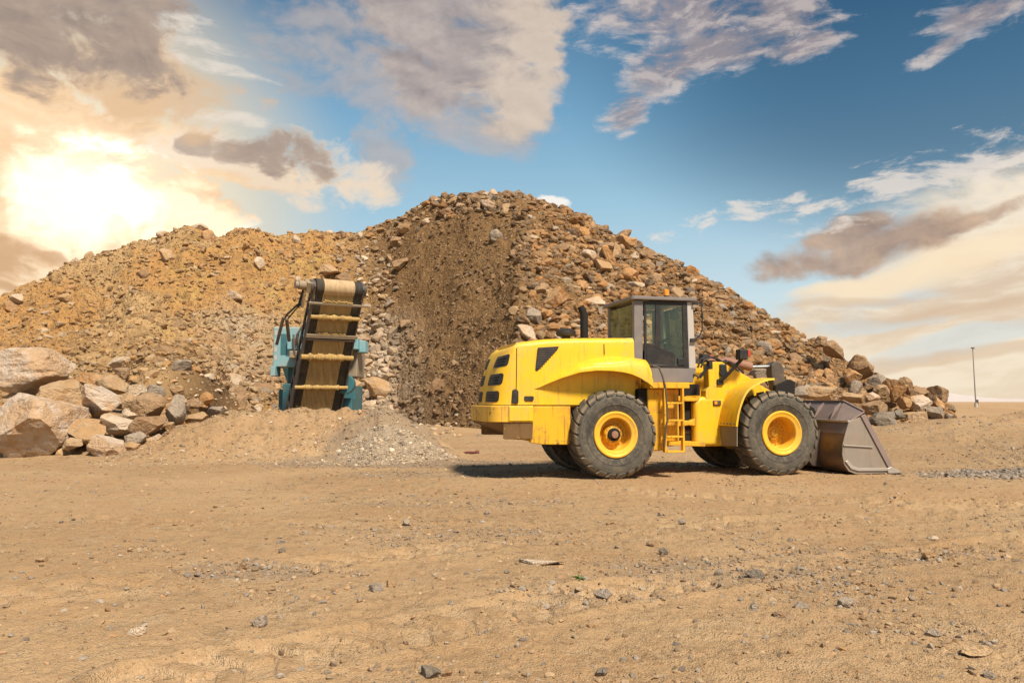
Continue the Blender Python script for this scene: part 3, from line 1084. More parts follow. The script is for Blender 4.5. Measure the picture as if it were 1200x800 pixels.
GRt = 'boulders along the right foot of the hill'
RIGHT = [
    (1036, 494, 36, 30, 44.0, 'dark', 'dark pointed boulder standing alone just right of the bucket', 5, -0.2),
    (1073, 492, 33, 23, 45.5, 'tan', 'tan grey boulder beside the dark pointed boulder', 5, -0.1),
    (1096, 485, 20, 19, 47.0, 'grey', 'grey brown boulder at the right end under the orange upright stone', 4, 0.0),
    (1101, 474, 13, 20, 47.5, 'orange', 'small orange upright stone at the right end of the hill foot', 4, 0.15),
    (1098, 464, 24, 25, 49.0, 'brown', 'square brown boulder at the far right end of the hill', 4, 0.0),
    (1077, 471, 26, 18, 47.5, 'pink', 'mauve boulder left of the square brown boulder', 4, 0.0),
    (1061, 471, 15, 17, 47.2, 'orange', 'orange stone leaning on the mauve boulder', 4, 0.4),
    (1049, 457, 21, 31, 48.5, 'orange', 'tall orange pink boulder rising above the hill foot at right', 5, 0.3),
    (1062, 452, 15, 22, 49.5, 'brown', 'brown upright boulder behind the tall orange pink one', 4, 0.1),
    (1078, 459, 26, 12, 49.5, 'brown', 'long flat brown slab behind the mauve boulder', 4, -0.05),
    (1033, 458, 20, 17, 48.5, 'tan', 'tan boulder left of the tall orange pink one', 4, 0.2),
    (1002, 455, 19, 19, 47.0, 'grey', 'bluish grey boulder above the bucket corner', 4, 0.0),
    (1000, 466, 32, 13, 46.4, 'tan', 'long flat tan slab right behind the bucket guard', 4, -0.1),
    (1022, 465, 18, 12, 46.5, 'pink', 'small pinkish stone beside the flat tan slab', 4, 0.0),
    (1026, 478, 32, 19, 45.6, 'brown', 'broad brown boulder behind the dark pointed boulder', 4, -0.1),
    (963, 462, 52, 20, 46.2, 'tan', 'large yellowish boulder seen just above the bucket guard', 5, -0.05),
    (942, 460, 30, 17, 46.6, 'grey', 'grey boulder between the front wheel and the yellowish boulder', 4, 0.1),
    (1009, 431, 33, 28, 51.0, 'brown', 'big brown block on the right skyline above the bucket', 5, -0.2),
    (998, 441, 23, 21, 49.8, 'orange', 'bright orange block below the brown skyline block', 4, 0.1),
    (1029, 446, 24, 17, 50.5, 'grey', 'grey block right of the bright orange block', 4, -0.1),
    (977, 408, 27, 20, 52.5, 'brown', 'rounded brown boulder on the right skyline', 4, -0.3),
    (962, 400, 16, 14, 53.0, 'brown', 'small brown stone above the rounded skyline boulder', 4, 0.0),
    (1052, 486, 16, 13, 45.2, 'dark', 'dark stone wedged between the dark and the tan grey boulders', 4, 0.0),
    (1112, 488, 9, 8, 47.0, 'grey', 'small grey stone at the very end of the hill foot', 3, 0.0),
]
for px, py, w, h, d, colr, lab, sub, tilt in RIGHT:
    boulder('boulder', px, py, w, h, d, colr, lab, group=GRt, sub=sub, tilt=tilt, cuts=16)

# hit points of sight lines with the hill, for the marked stones on its faces
_probe_t = np.linspace(-0.1, 1.1, 500)


def hill_hit(px, py):
    r = ray(px, py)
    u = r[0] / r[1]
    B, Rd, Z, _ = [q[0] for q in hill_params(np.array([u]))]
    d = B + (Rd - B) * _probe_t
    zr = CAM_H + r[2] / r[1] * d
    hz = hill_z(np.full_like(d, u), d)
    k = np.argmax(hz >= zr)
    if hz[k] < zr[k]:
        k = int(np.argmin(np.abs(hz - zr)))
    return d[k]


MARKED = [
    (650, 352, 36, 31, 'orange', 'biggest orange rock on the hill face left of the cab roof'),
    (618, 391, 27, 20, 'pale', 'pale tan block above the engine hood near the exhaust'),
    (696, 355, 26, 16, 'pale', 'pale slab just left of the cab roof'),
    (737, 324, 25, 21, 'orange', 'orange rock directly above the cab roof'),
    (734, 286, 26, 26, 'orange', 'orange brown rock on the upper right slope below the skyline'),
    (713, 292, 28, 17, 'brown', 'brown rock left of the orange brown rock on the upper slope'),
    (706, 313, 24, 15, 'tan', 'tan rock on the slope above the brown cab'),
    (626, 371, 22, 22, 'grey', 'grey rock under the biggest orange rock'),
    (386, 318, 25, 17, 'tan', 'rounded tan rock just above the conveyor head drum'),
    (440, 455, 40, 27, 'tan', 'large tan rock low beside the right of the crusher'),
    (416, 453, 22, 17, 'tan', 'tan rock touching the right side of the conveyor'),
    (402, 325, 20, 14, 'brown', 'brown rock right of the rounded tan rock above the conveyor'),
    (612, 409, 22, 14, 'grey', 'grey slab just above the back of the engine hood'),
    (660, 376, 20, 16, 'orange', 'orange rock behind the air cleaner of the loader'),
    (672, 340, 20, 15, 'tan', 'tan rock right of the biggest orange rock'),
    (690, 300, 18, 14, 'pale', 'pale rock halfway up the sunlit right slope'),
    (760, 300, 22, 17, 'brown', 'brown boulder just under the right skyline above the beacon'),
    (845, 352, 20, 15, 'brown', 'brown rock right of the cab near the skyline'),
    (905, 405, 20, 18, 'orange', 'orange rock above the front wheel on the right slope'),
    (890, 440, 24, 18, 'grey', 'dark grey rock behind the tilt linkage of the loader'),
    (925, 448, 22, 17, 'tan', 'tan rock behind the front wheel top'),
    (930, 420, 18, 14, 'brown', 'brown rock up the slope from the front wheel'),
    (476, 268, 20, 13, 'tan', 'tan rock near the top of the left shoulder of the summit'),
    (500, 260, 14, 10, 'pale', 'pale rock under the summit skyline'),
    (522, 250, 20, 12, 'brown', 'brown rock on the summit edge'),
    (572, 240, 22, 13, 'pink', 'pinkish rock at the very summit'),
    (556, 232, 18, 12, 'brown', 'brown skyline rock left of the summit'),
    (234, 267, 18, 12, 'pink', 'rock on the peak of the left hill skyline'),
    (192, 276, 18, 11, 'pink', 'flat pinkish rock on the left hill skyline'),
    (75, 350, 18, 14, 'tan', 'tan rock on the left slope near the picture edge'),
    (20, 350, 16, 12, 'pale', 'pale rock high on the left slope edge'),
    (275, 347, 24, 13, 'pale', 'pale flat slab in the stony chute left of the crusher'),
    (215, 430, 24, 18, 'grey', 'grey rock above the left boulder heap'),
    (195, 412, 22, 13, 'brown', 'long brown rock on the lower left slope'),
    (310, 455, 26, 16, 'brown', 'brown rock left of the blue crusher body'),
    (295, 470, 22, 12, 'dark', 'dark flat stone in the hollow left of the crusher'),
    (470, 310, 20, 14, 'brown', 'brown rock on the shaded face right of the conveyor head'),
    (475, 380, 17, 12, 'brown', 'brown rock on the shaded face below the middle'),
]
for px, py, w, h, colr, lab in MARKED:
    d = hill_hit(px, py)
    boulder('rock', px, py, w, h, d - 0.12 * w * d / FPX, colr, lab, cat='rock', group='marked rocks on the hill', sub=3 if w < 20 else 4, tilt=random.uniform(-0.4, 0.4))

# loose rocks of the hill that can be told one by one: copies of a few stones
BASE_ROCK = [(lambda vf: vf)(rock_shape(500 + i, 3, 10, 0.06)) for i in range(12)]
PROTO = {}
for ci, colr in enumerate(('orange', 'tan', 'pale', 'grey', 'brown')):
    for k in range(6):
        v, f = BASE_ROCK[(ci * 5 + k) % 12]
        PROTO[colr, k] = mesh_np('rock', v, f, ROCK[colr], False)


def zone_of(px, t):
    if px > 622:
        return 'right'
    if px > 462:
        return 'rim' if t > 0.86 else 'shade'
    if px > 395:
        return 'rim' if t > 0.88 else 'corner'
    return 'rim_left' if t > 0.9 else 'left'


ZTXT = {'right': 'among the rubble of the sunlit right hill slope', 'rim': 'on the rim of the hill summit', 'shade': 'in the brown soil of the shaded hill face',
        'corner': 'in the stony corner right of the crusher', 'rim_left': 'on the rim of the left hill', 'left': 'on the earthy slope of the left hill'}
ZCOL = {'right': (['orange', 'tan', 'pale', 'grey', 'brown'], [0.46, 0.20, 0.05, 0.07, 0.22]), 'rim': (['tan', 'brown', 'pale', 'grey', 'orange'], [0.3, 0.3, 0.1, 0.1, 0.2]),
        'shade': (['brown', 'tan', 'grey'], [0.6, 0.3, 0.1]), 'corner': (['pale', 'tan', 'grey', 'brown'], [0.35, 0.35, 0.15, 0.15]),
        'rim_left': (['tan', 'orange', 'pale', 'brown'], [0.4, 0.25, 0.15, 0.2]), 'left': (['tan', 'orange', 'pale', 'brown'], [0.38, 0.3, 0.17, 0.15])}


def density(px, t):
    """How stony the hill is, 0..1."""
    px = spur_px(px, t)
    right = sstep(588, 640, px) * 1.0
    right *= 1 - 0.35 * np.exp(-((px - 760) / 60) ** 2) * sstep(0.75, 0.85, t)
    rim = sstep(0.82, 0.95, t) * sstep(400, 470, px) * 0.95
    riml = sstep(0.90, 0.98, t) * sstep(470, 400, px) * 0.75
    mid = sstep(470, 540, px) * sstep(640, 600, px) * (0.50 + 0.20 * sstep(0.55, 0.8, t))
    sh = np.exp(-((px - 455) / 50) ** 2) * (0.75 * sstep(0.50, 0.25, t) + 0.38)
    ch = np.exp(-((px - (288 - 20 * (t - 0.4))) / 50) ** 2) * sstep(0.75, 0.5, t) * 0.7
    left = sstep(450, 400, px) * 0.55 + sstep(450, 400, px) * sstep(0.25, 0.05, t) * 0.35
    l2 = np.exp(-((px - 130) / 50) ** 2) * np.exp(-((t - 0.5) / 0.15) ** 2) * 0.4
    return np.clip(np.maximum.reduce([right, rim, riml, mid, sh, ch, left, l2]), 0, 1)


def sample_hill(n, seed, pxlo=-60, pxhi=1112, power=1.0):
    rg = np.random.default_rng(seed)
    out_u, out_t = [], []
    tot = 0
    ulo, uhi = (pxlo - 600) / FPX, (pxhi - 600) / FPX
    while tot < n:
        u = rg.uniform(ulo, uhi, n * 3)
        t = rg.uniform(-0.03, 1.03, n * 3)
        _, _, Z, px = hill_params(u)
        x = u * 55
        clump = 0.75 + 0.6 * fbm(x * 0.35, t * 8, x * 0, 3)
        keep = rg.random(len(u)) < (density(px, t) * np.clip(clump, 0.1, 1.3)) ** power * np.clip(Z / 14, 0.25, 1)
        out_u.append(u[keep]); out_t.append(t[keep])
        tot += keep.sum()
    u, t = np.concatenate(out_u)[:n], np.concatenate(out_t)[:n]
    B, Rd, Z, px = hill_params(u)
    d = B + (Rd - B) * t
    return u, t, d, hill_z(u, d), px, rg


def place_rocks(n=200):
    u, t, d, z, px, rg = sample_hill(n, 21, pxlo=-5, pxhi=1090)
    for i in range(n):
        zn = zone_of(px[i], t[i])
        cs, ps = ZCOL[zn]
        colr = cs[rg.choice(len(cs), p=np.array(ps) / sum(ps))]
        size = float(np.clip(0.60 + rg.pareto(3.0) * 0.45, 0.55, 1.6))
        if zn in ('shade', 'left'):
            size *= 0.8
        o = bpy.data.objects.new('rock', PROTO[colr, int(rg.integers(6))])
        COL.objects.link(o)
        o.location = (u[i] * d[i], d[i], z[i] + size * 0.12)
        o.rotation_euler = tuple(rg.uniform(0, 6.28, 3))
        o.scale = (size * rg.uniform(0.8, 1.3), size * rg.uniform(0.7, 1.1), size * rg.uniform(0.55, 0.9))
        tag(o, '%s angular rock %s' % (colr, ZTXT[zn]), 'rock', '%s rocks %s' % (colr, ZTXT[zn]))


place_rocks()


def scatter(name, P, S, tint, rg, subs, mat, label, cat, flat=0.75, group=None, embed=0.2, kind='stuff'):
    """Many small stones as one mesh. P centres, S sizes (diameter)."""
    shapes = [rock_shape(900 + i, subs, 8, 0.0) for i in range(14)]
    nf, nv = len(shapes[0][1]), len(shapes[0][0])
    n = len(P)
    which = rg.integers(14, size=n)
    q = rg.normal(size=(n, 4))
    q /= np.linalg.norm(q, axis=1)[:, None]
    w, x, y, z = q.T
    Rm = np.stack([np.stack([1 - 2 * (y * y + z * z), 2 * (x * y - z * w), 2 * (x * z + y * w)], -1),
                   np.stack([2 * (x * y + z * w), 1 - 2 * (x * x + z * z), 2 * (y * z - x * w)], -1),
                   np.stack([2 * (x * z - y * w), 2 * (y * z + x * w), 1 - 2 * (x * x + y * y)], -1)], 1)
    anis = rg.uniform([0.8, 0.7, 0.5], [1.35, 1.1, 0.9], (n, 3))
    base = np.stack([s[0] for s in shapes])[which]                 # n,nv,3
    vv = np.einsum('nij,nvj->nvi', Rm, base * anis[:, None, :]) * S[:, None, None]
    vv[:, :, 2] *= flat
    vv += P[:, None, :]
    vv[:, :, 2] += (S * (0.5 * flat - embed - 0.25))[:, None]
    ff = np.stack([s[1] for s in shapes])[which] + (np.arange(n) * nv)[:, None, None]
    tc = np.repeat(tint, nv, 0)
    me = mesh_np(name, vv.reshape(-1, 3), ff.reshape(-1, 3), mat, False, {'tint': tc})
    o = link(name, me)
    tag(o, label, cat, group, kind)
    return o


TINT = {'orange': (0.46, 0.225, 0.075), 'tan': (0.46, 0.295, 0.15), 'pale': (0.60, 0.48, 0.35), 'grey': (0.28, 0.225, 0.175), 'brown': (0.26, 0.155, 0.08)}


def hill_rubble():
    n = 62000
    u, t, d, z, px, rg = sample_hill(n, 33)
    S = np.clip(0.10 + rg.pareto(2.1, n) * 0.16, 0.10, 0.85)
    S = S * np.where((px > 462) & (px < 600) & (t < 0.85), 0.75, 1) * np.where(px < 395, 0.68, 1.0)
    S = S * np.where(px > 620, 1.22 - 0.25 * t, 1)
    tint = np.zeros((n, 3))
    zs = [zone_of(a, b) for a, b in zip(px, t)]
    for i in range(n):
        cs, ps = ZCOL[zs[i]]
        c = cs[min(int(np.searchsorted(np.cumsum(ps), rg.random() * sum(ps))), len(cs) - 1)]
        tint[i] = TINT[c]
    cr_ = (np.abs(px - 450) < 48) & (t < 0.45)
    S[cr_] *= 1.35
    tint[cr_] = tint[cr_] * 0.45 + np.array(TINT['pale']) * 0.55
    ch = (np.abs(px - 288) < 45) & (t < 0.6)
    tint[ch] = tint[ch] * 0.5 + np.array(TINT['pale']) * 0.5
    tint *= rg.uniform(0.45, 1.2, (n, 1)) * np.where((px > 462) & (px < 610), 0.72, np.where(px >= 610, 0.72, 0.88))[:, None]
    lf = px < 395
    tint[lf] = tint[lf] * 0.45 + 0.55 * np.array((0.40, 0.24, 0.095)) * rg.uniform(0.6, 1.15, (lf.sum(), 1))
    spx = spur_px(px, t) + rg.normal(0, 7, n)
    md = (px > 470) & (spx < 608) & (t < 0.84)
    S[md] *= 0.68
    tint[md] = tint[md] * 0.38 + 0.55 * np.array((0.155, 0.088, 0.038)) * rg.uniform(0.6, 1.2, (md.sum(), 1))  # darker tint paints shade onto stones of the spur's left face
    P = np.c_[u * d, d, z]
    big = S > 0.26
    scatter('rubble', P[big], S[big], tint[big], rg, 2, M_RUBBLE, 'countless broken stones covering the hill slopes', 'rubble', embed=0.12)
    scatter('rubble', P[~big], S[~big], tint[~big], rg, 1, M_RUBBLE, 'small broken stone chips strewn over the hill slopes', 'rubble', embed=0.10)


hill_rubble()


def foot_rubble():
    """Broken stone at the foot of the hill and behind the berm."""
    rg = np.random.default_rng(5)
    P, S, T = [], [], []

    def put(n, fx, smin, pal, zadd=0.0):
        for _ in range(n):
            x, y = fx()
            P.append((x, y))
            S.append(min(smin + rg.pareto(2.4) * smin * 0.6, smin * 5))
            T.append(np.array(TINT[pal[rg.integers(len(pal))]]) * rg.uniform(0.75, 1.2))
    put(1500, lambda: ((lambda u, d: (u * d, d))(rg.uniform(-0.63, -0.12), rg.uniform(26, 42))), 0.17, ['tan', 'orange', 'brown', 'pale'])
    put(500, lambda: ((lambda u, d: (u * d, d))(rg.normal(-0.18, 0.05), rg.uniform(30, 52))), 0.20, ['pale', 'pale', 'tan', 'grey'])
    put(350, lambda: ((lambda u, d: (u * d, d))(rg.uniform(0.40, 0.535), rg.uniform(43.5, 47))), 0.16, ['tan', 'brown', 'grey', 'orange'])
    put(260, lambda: (rg.uniform(-15, -9), rg.uniform(21.0, 27)), 0.10, ['tan', 'pale', 'brown', 'orange'])
    P, S, T = np.array(P), np.array(S), np.array(T)
    gz_ = np.maximum(ground_z(P[:, 0], P[:, 1], False), hill_z(P[:, 0] / P[:, 1], P[:, 1]) * (P[:, 1] > 35))
    scatter('rubble', np.c_[P, gz_], S, T, rg, 2, M_RUBBLE, 'broken stones lying along the foot of the hill', 'rubble', embed=0.1)


foot_rubble()


def gravel():
    rg = np.random.default_rng(11)
    n = 60000
    # over the yard, more of it in clumps and in the grey patches
    d = 3.6 * (34 / 3.6) ** rg.random(n * 4)
    u = rg.uniform(-0.68, 0.68, n * 4)
    x, y = u * d, d
    cl = np.clip(0.10 + 0.75 * np.clip(fbm(x * 0.55, y * 0.55, x * 0 + 4, 3), 0, 1) ** 1.5 + 1.3 * grey_field(x, y), 0, 1)
    k = rg.random(len(x)) < cl
    x, y = x[k][:n], y[k][:n]
    g = grey_field(x, y)
    S = np.clip(0.005 + rg.pareto(2.2, len(x)) * 0.009, 0.006, 0.055) * (0.85 + 0.02 * y) * (1 + 0.4 * g)
    pal = np.array([(0.44, 0.29, 0.15), (0.27, 0.16, 0.08), (0.40, 0.22, 0.09), (0.25, 0.20, 0.155), (0.36, 0.295, 0.225)])
    w = rg.random(len(x))
    idx = np.where(w < 0.30 - 0.15 * g, 0, np.where(w < 0.55 - 0.2 * g, 1, np.where(w < 0.68 - 0.3 * g, 2, np.where(w < 0.84, 3, 4))))
    T = pal[idx] * rg.uniform(0.50, 1.05, (len(x), 1))
    scatter('gravel', np.c_[x, y, ground_z(x, y)], S, T, rg, 1, M_GRAVEL, 'loose gravel and clods strewn over the dirt yard', 'gravel', embed=0.05)
    # crumbs and clods of earth in clusters
    d = 3.7 * (22 / 3.7) ** rg.random(160000)
    u = rg.uniform(-0.68, 0.68, 160000)
    x, y = u * d, d
    cl = np.clip(fbm(x * 0.45 + 7, y * 0.45, x * 0 + 8, 3) - 0.05, 0, 1) ** 1.2 * (0.35 + np.clip(fbm(x * 2.2, y * 2.2, x * 0 + 2, 3), 0, 1))
    k = rg.random(len(x)) < cl
    x, y = x[k][:26000], y[k][:26000]
    S = np.clip(0.008 + rg.pareto(2.6, len(x)) * 0.010, 0.008, 0.06) * (0.8 + 0.03 * y)
    T = np.array([(0.33, 0.195, 0.090), (0.24, 0.145, 0.070), (0.42, 0.28, 0.145)])[rg.integers(3, size=len(x))] * rg.uniform(0.7, 1.1, (len(x), 1))
    scatter('dirt_clods', np.c_[x, y, ground_z(x, y)], S, T, rg, 1, M_GRAVEL, 'crumbs and clods of brown earth loosened by tyres on the yard', 'dirt', embed=0.12)
    # dark gravel spread at the right edge
    m = 6500
    x, y = rg.normal(10.7, 0.95, m), rg.normal(16.6, 0.42, m)
    x, y = np.r_[x, rg.uniform(13, 24, 2500)], np.r_[y, rg.uniform(21, 33, 2500)]
    m = len(x)
    S = np.clip(0.03 + rg.pareto(3, m) * 0.03, 0.03, 0.16)
    T = np.array((0.23, 0.185, 0.145)) * rg.uniform(0.5, 1.5, (m, 1))
    scatter('gravel', np.c_[x, y, ground_z(x, y)], S, T, rg, 1, M_GRAVEL, 'low spread of dark grey gravel at the right edge of the yard', 'gravel', embed=0.1)


gravel()

HEAP = (-3.25, 21.25, 1.7, 1.02)


def gravel_heap():
    rg = np.random.default_rng(12)
    cx, cy, rr, hh = HEAP

    def hz(x, y):
        r = np.hypot((x - cx) / 1.15, y - cy)
        a = np.arctan2(y - cy, x - cx)
        r = r * (1 + 0.10 * np.sin(2 * a + 0.6) + 0.05 * np.sin(5 * a))
        return hh * np.clip(1 - r / rr, -0.4, 1) - 0.12 * np.exp(-(r / 0.25) ** 2)
    N, K = 90, 40
    A, Q = np.meshgrid(np.linspace(0, 2 * np.pi, N, endpoint=False), np.linspace(0.0, 1.15, K))
    x, y = cx + np.cos(A).ravel() * Q.ravel() * rr * 1.2, cy + np.sin(A).ravel() * Q.ravel() * rr
    z = hz(x, y) + 0.03 * fbm(x * 3, y * 3, x * 0, 3)
    idx = np.arange(N * K).reshape(K, N)
    nx = np.roll(idx, -1, 1)
    f = np.stack([idx[:-1], idx[1:], nx[1:], nx[:-1]], -1).reshape(-1, 4)
    core_v, core_f = np.c_[x, y, z], f
    n = 9000
    a, q = rg.uniform(0, 2 * np.pi, n), np.sqrt(rg.random(n)) * 1.18
    px_, py_ = cx + np.cos(a) * q * rr * 1.2, cy + np.sin(a) * q * rr
    pz = np.maximum(hz(px_, py_), ground_z(px_, py_, False) * 0 - 0.01)
    S = np.clip(0.035 + rg.pareto(3.0, n) * 0.03, 0.03, 0.16)
    pal = np.array([(0.42, 0.33, 0.22), (0.30, 0.235, 0.16), (0.58, 0.47, 0.33), (0.36, 0.25, 0.14), (0.19, 0.15, 0.11)])
    T = pal[rg.integers(5, size=n)] * rg.uniform(0.75, 1.15, (n, 1))
    core = mesh_np('heap_core', core_v, core_f, M_GRAVEL, False, {'tint': np.tile((0.26, 0.195, 0.13), (len(core_v), 1))})
    o = scatter('gravel_heap', np.c_[px_, py_, pz], S, T, rg, 1, M_GRAVEL, 'small cone of grey crushed gravel in front of the earth berm', 'gravel heap', embed=0.12)
    bm = bmesh.new()
    bm.from_mesh(o.data)
    bm.from_mesh(core)
    bm.to_mesh(o.data)
    bm.free()
    # spilled stones on the berm front
    m = 4200
    x, y = rg.uniform(-10.2, -2.0, m), rg.uniform(19.4, 22.4, m)
    S = np.clip(0.02 + rg.pareto(2.6, m) * 0.02, 0.02, 0.16)
    T = np.array([TINT['tan'], TINT['brown'], TINT['pale'], TINT['grey']])[rg.integers(4, size=m)] * rg.uniform(0.7, 1.1, (m, 1))
    scatter('gravel', np.c_[x, y, ground_z(x, y)], S, T, rg, 1, M_GRAVEL, 'small stones spilled over the front of the earth berm', 'gravel', embed=0.08)


gravel_heap()

# single stones on the yard, each where the photograph shows one: (px, py, w px, h px, colour, label)
YARD = [
    (161, 737, 24, 12, 'pale', 'pale white stone at the lower left of the yard'),
    (304, 726, 21, 15, 'grey', 'pointed bluish grey stone in the lower left foreground'),
    (284, 664, 12, 15, 'brown', 'small brown upright stone beside the gravelly patch'),
    (441, 688, 21, 12, 'grey', 'grey stone lying beside a small brown stone in the foreground'),
    (458, 683, 14, 12, 'brown', 'small brown stone touching the grey foreground stone'),
    (367, 667, 18, 10, 'tan', 'flat tan stone left of the grey foreground stone'),
    (315, 770, 18, 11, 'brown', 'brown stone near the bottom edge left of centre'),
    (505, 785, 30, 15, 'dark', 'dark grey split stone at the bottom edge of the yard'),
    (524, 788, 14, 9, 'brown', 'brown chip touching the dark split stone'),
    (706, 695, 24, 13, 'grey', 'flat grey stone right of the green weed'),
    (674, 690, 18, 8, 'tan', 'tan stone under the green weed'),
    (777, 645, 14, 10, 'dark', 'dark stone in the middle of the yard'),
    (765, 636, 18, 7, 'brown', 'flat brown clod behind the dark middle stone'),
    (842, 669, 12, 8, 'grey', 'small grey stone between two darker stones right of centre'),
    (884, 671, 26, 11, 'dark', 'dark pointed stone right of centre in the yard'),
    (907, 688, 10, 6, 'brown', 'tiny brown stone below the dark pointed stone'),
    (992, 705, 24, 12, 'grey', 'grey stone with a pale top at right of the yard'),
    (938, 708, 22, 8, 'grey', 'flat grey stone left of the grey pale-topped one'),
    (914, 719, 20, 7, 'brown', 'flat brown stone in the right foreground'),
    (883, 710, 14, 7, 'grey', 'small grey stone in the right foreground row'),
    (1094, 740, 22, 10, 'grey', 'grey stone at lower right near the pale slab'),
    (1139, 759, 42, 14, 'tan', 'long pale flat slab of stone at lower right'),
    (1163, 653, 12, 7, 'dark', 'small dark stone at the right edge of the yard'),
    (1089, 649, 17, 9, 'tan', 'small tan stone at right beyond the slab'),
    (1094, 630, 13, 7, 'pale', 'small pale stone farther off at right'),
    (1115, 654, 9, 6, 'brown', 'tiny brown stone beside the small tan stone'),
    (704, 786, 18, 11, 'dark', 'dark stone near the bottom edge right of centre'),
    (1038, 557, 0, 0, None, None),
    (1038, 566, 5, 5, 'dark', 'black lump of dirt just below the bucket tip'),
    (773, 602, 8, 5, 'dark', 'tiny dark stone in front of the rear wheel'),
    (800, 610, 12, 5, 'grey', 'grey chip on the dirt in front of the ladder'),
    (715, 612, 12, 5, 'brown', 'brown clod on the dirt in front of the rear wheel'),
    (926, 632, 8, 6, 'dark', 'small dark stone in front of the front wheel'),
    (329, 634, 12, 7, 'grey', 'grey stone in the gravel patch at left of centre'),
    (330, 645, 11, 10, 'dark', 'dark lump in the gravel patch at left of centre'),
    (570, 600, 8, 6, 'grey', 'small grey stone in the middle distance left of the loader'),
    (476, 610, 10, 7, 'grey', 'grey pebble in the middle distance near the gravel heap'),
    (594, 669, 8, 6, 'grey', 'grey pebble left of the pale streak of rock'),
    (205, 613, 8, 5, 'brown', 'brown pebble far left on the yard'),
    (48, 655, 16, 8, 'tan', 'tan pebble at the left edge of the yard'),
    (1160, 790, 18, 10, 'grey', 'grey stone in the lower right corner'),
    (1070, 700, 12, 7, 'grey', 'grey pebble above the pale slab'),
]
for px, py, w, h, colr, lab in YARD:
    if not colr:
        continue
    r = ray(px, py + h * 0.4)
    t_ = -CAM_H / r[2]
    d = r[1] * t_
    # settle on the real ground
    for _ in range(4):
        x_ = r[0] / r[1] * d
        gz0 = float(ground_z([x_], [d])[0])
        d = r[1] * (gz0 - CAM_H) / r[2]
    w, h = w * 0.85, h * 0.85
    o = boulder('stone', px, py, w, h * 1.25, d, colr, lab, cat='stone', group='single stones on the yard', sub=4 if w > 15 else 3, thick=0.8 * w * d / FPX, cuts=10)
    o.location = (r[0] / r[1] * d, d, gz0 + h * 0.30 * d / FPX)

# pale bedrock streak flush with the dirt
def streak():
    r = ray(632, 663)
    d = r[1] * (-CAM_H / r[2])
    v, f = rock_shape(77, 4, 9)
    v = v * np.array([0.46, 0.22, 0.05])
    me = mesh_np('stone', v, f, ROCK['pale'], False)
    o = link('stone', me)
    x_ = r[0] / r[1] * d
    o.location = (x_, d, float(ground_z([x_], [d])[0]) + 0.004)
    o.rotation_euler = (0, 0, -0.35)
    tag(o, 'long pale streak of stone set nearly flush in the dirt at the centre', 'stone', 'single stones on the yard')


streak()
# ------------------------------------------------------------------ machine materials
def mat_paint(name, base, dirt=(0.40, 0.25, 0.12), dirt_amt=0.35, rough=0.42, chips=0.0, chip_c=(0.16, 0.09, 0.05), metal=0.0, streak=0.0, spec=0.4, scale=1.0):
    """Working paint: dust, grime and chipped spots of their own shapes."""
    m, nt, b = new_mat(name)
    o = coords('Object')
    x, y, z = sep(o)
    n1 = spread(vnoise(o, 1.3 * scale, 6, 0.62), 1.7)
    n2 = spread(vnoise(o, 6.0 * scale, 6, 0.65), 1.7)
    n3 = spread(vnoise(o, 28.0 * scale, 4, 0.6), 1.5)
    st = spread(vnoise(vcomb(x * 14.0, y * 14.0, z * 1.1), 1.0 * scale, 4, 0.6), 1.5)
    d = vstep(0.40, 0.85, n1 * 0.55 + n2 * 0.45) * dirt_amt
    c = cmix(vstep(0.3, 0.7, n1) * 0.22, base, tuple(q * 0.80 for q in base))
    c = cmix(d, c, dirt)
    if streak:
        c = cmix(vstep(0.54, 0.74, st) * streak, c, tuple(q * 0.55 for q in dirt))
    ch = None
    if chips:
        ch = vstep(0.76 - 0.13 * chips, 0.80 - 0.11 * chips, n2 * 0.6 + n3 * 0.4)
        c = cmix(ch, c, chip_c)
    V.nt.links.new(c, b.inputs['Base Color'])
    rr = V.m('MULTIPLY_ADD', d, 0.5, rough) + vstep(0.4, 0.7, n2) * 0.10
    if ch is not None:
        rr = vmax(rr, ch * 0.8)
    V.nt.links.new(rr.s, b.inputs['Roughness'])
    b.inputs['Metallic'].default_value = metal
    b.inputs['Specular IOR Level'].default_value = spec
    V.nt.links.new(bump(n2 * 0.5 + n3 * 0.2, 0.12, 0.01), b.inputs['Normal'])
    return m


YEL = (0.80, 0.475, 0.016)
M_YEL = mat_paint('yellow_paint', YEL, dirt=(0.50, 0.32, 0.14), dirt_amt=0.50, rough=0.42, chips=0.25, streak=0.30)
M_YELD = mat_paint('dirty_yellow_paint', (0.76, 0.40, 0.014), dirt=(0.25, 0.14, 0.055), dirt_amt=0.80, rough=0.5, chips=0.75, streak=0.60)
M_YELR = mat_paint('yellow_rim_paint', (0.80, 0.44, 0.03), dirt=(0.42, 0.26, 0.10), dirt_amt=0.6, rough=0.5, chips=0.2, scale=1.6)
M_CW = mat_paint('scraped_yellow_paint', (0.80, 0.46, 0.045), dirt=(0.34, 0.21, 0.10), dirt_amt=0.75, rough=0.55, chips=1.2, streak=0.5)
M_CWD = mat_paint('muddy_scraped_shaded_steel', (0.20, 0.115, 0.045), dirt=(0.16, 0.10, 0.055), dirt_amt=0.9, rough=0.8, chips=1.0, chip_c=(0.42, 0.24, 0.04), streak=0.5)  # mud and scrapes, plus the chamfer's recessed shade in the dark base
M_GREYP = mat_paint('warm_grey_paint', (0.185, 0.165, 0.158), dirt=(0.36, 0.28, 0.20), dirt_amt=0.35, rough=0.5)
M_LGREY = mat_paint('light_grey_paint', (0.46, 0.42, 0.385), dirt=(0.40, 0.32, 0.24), dirt_amt=0.35, rough=0.5)
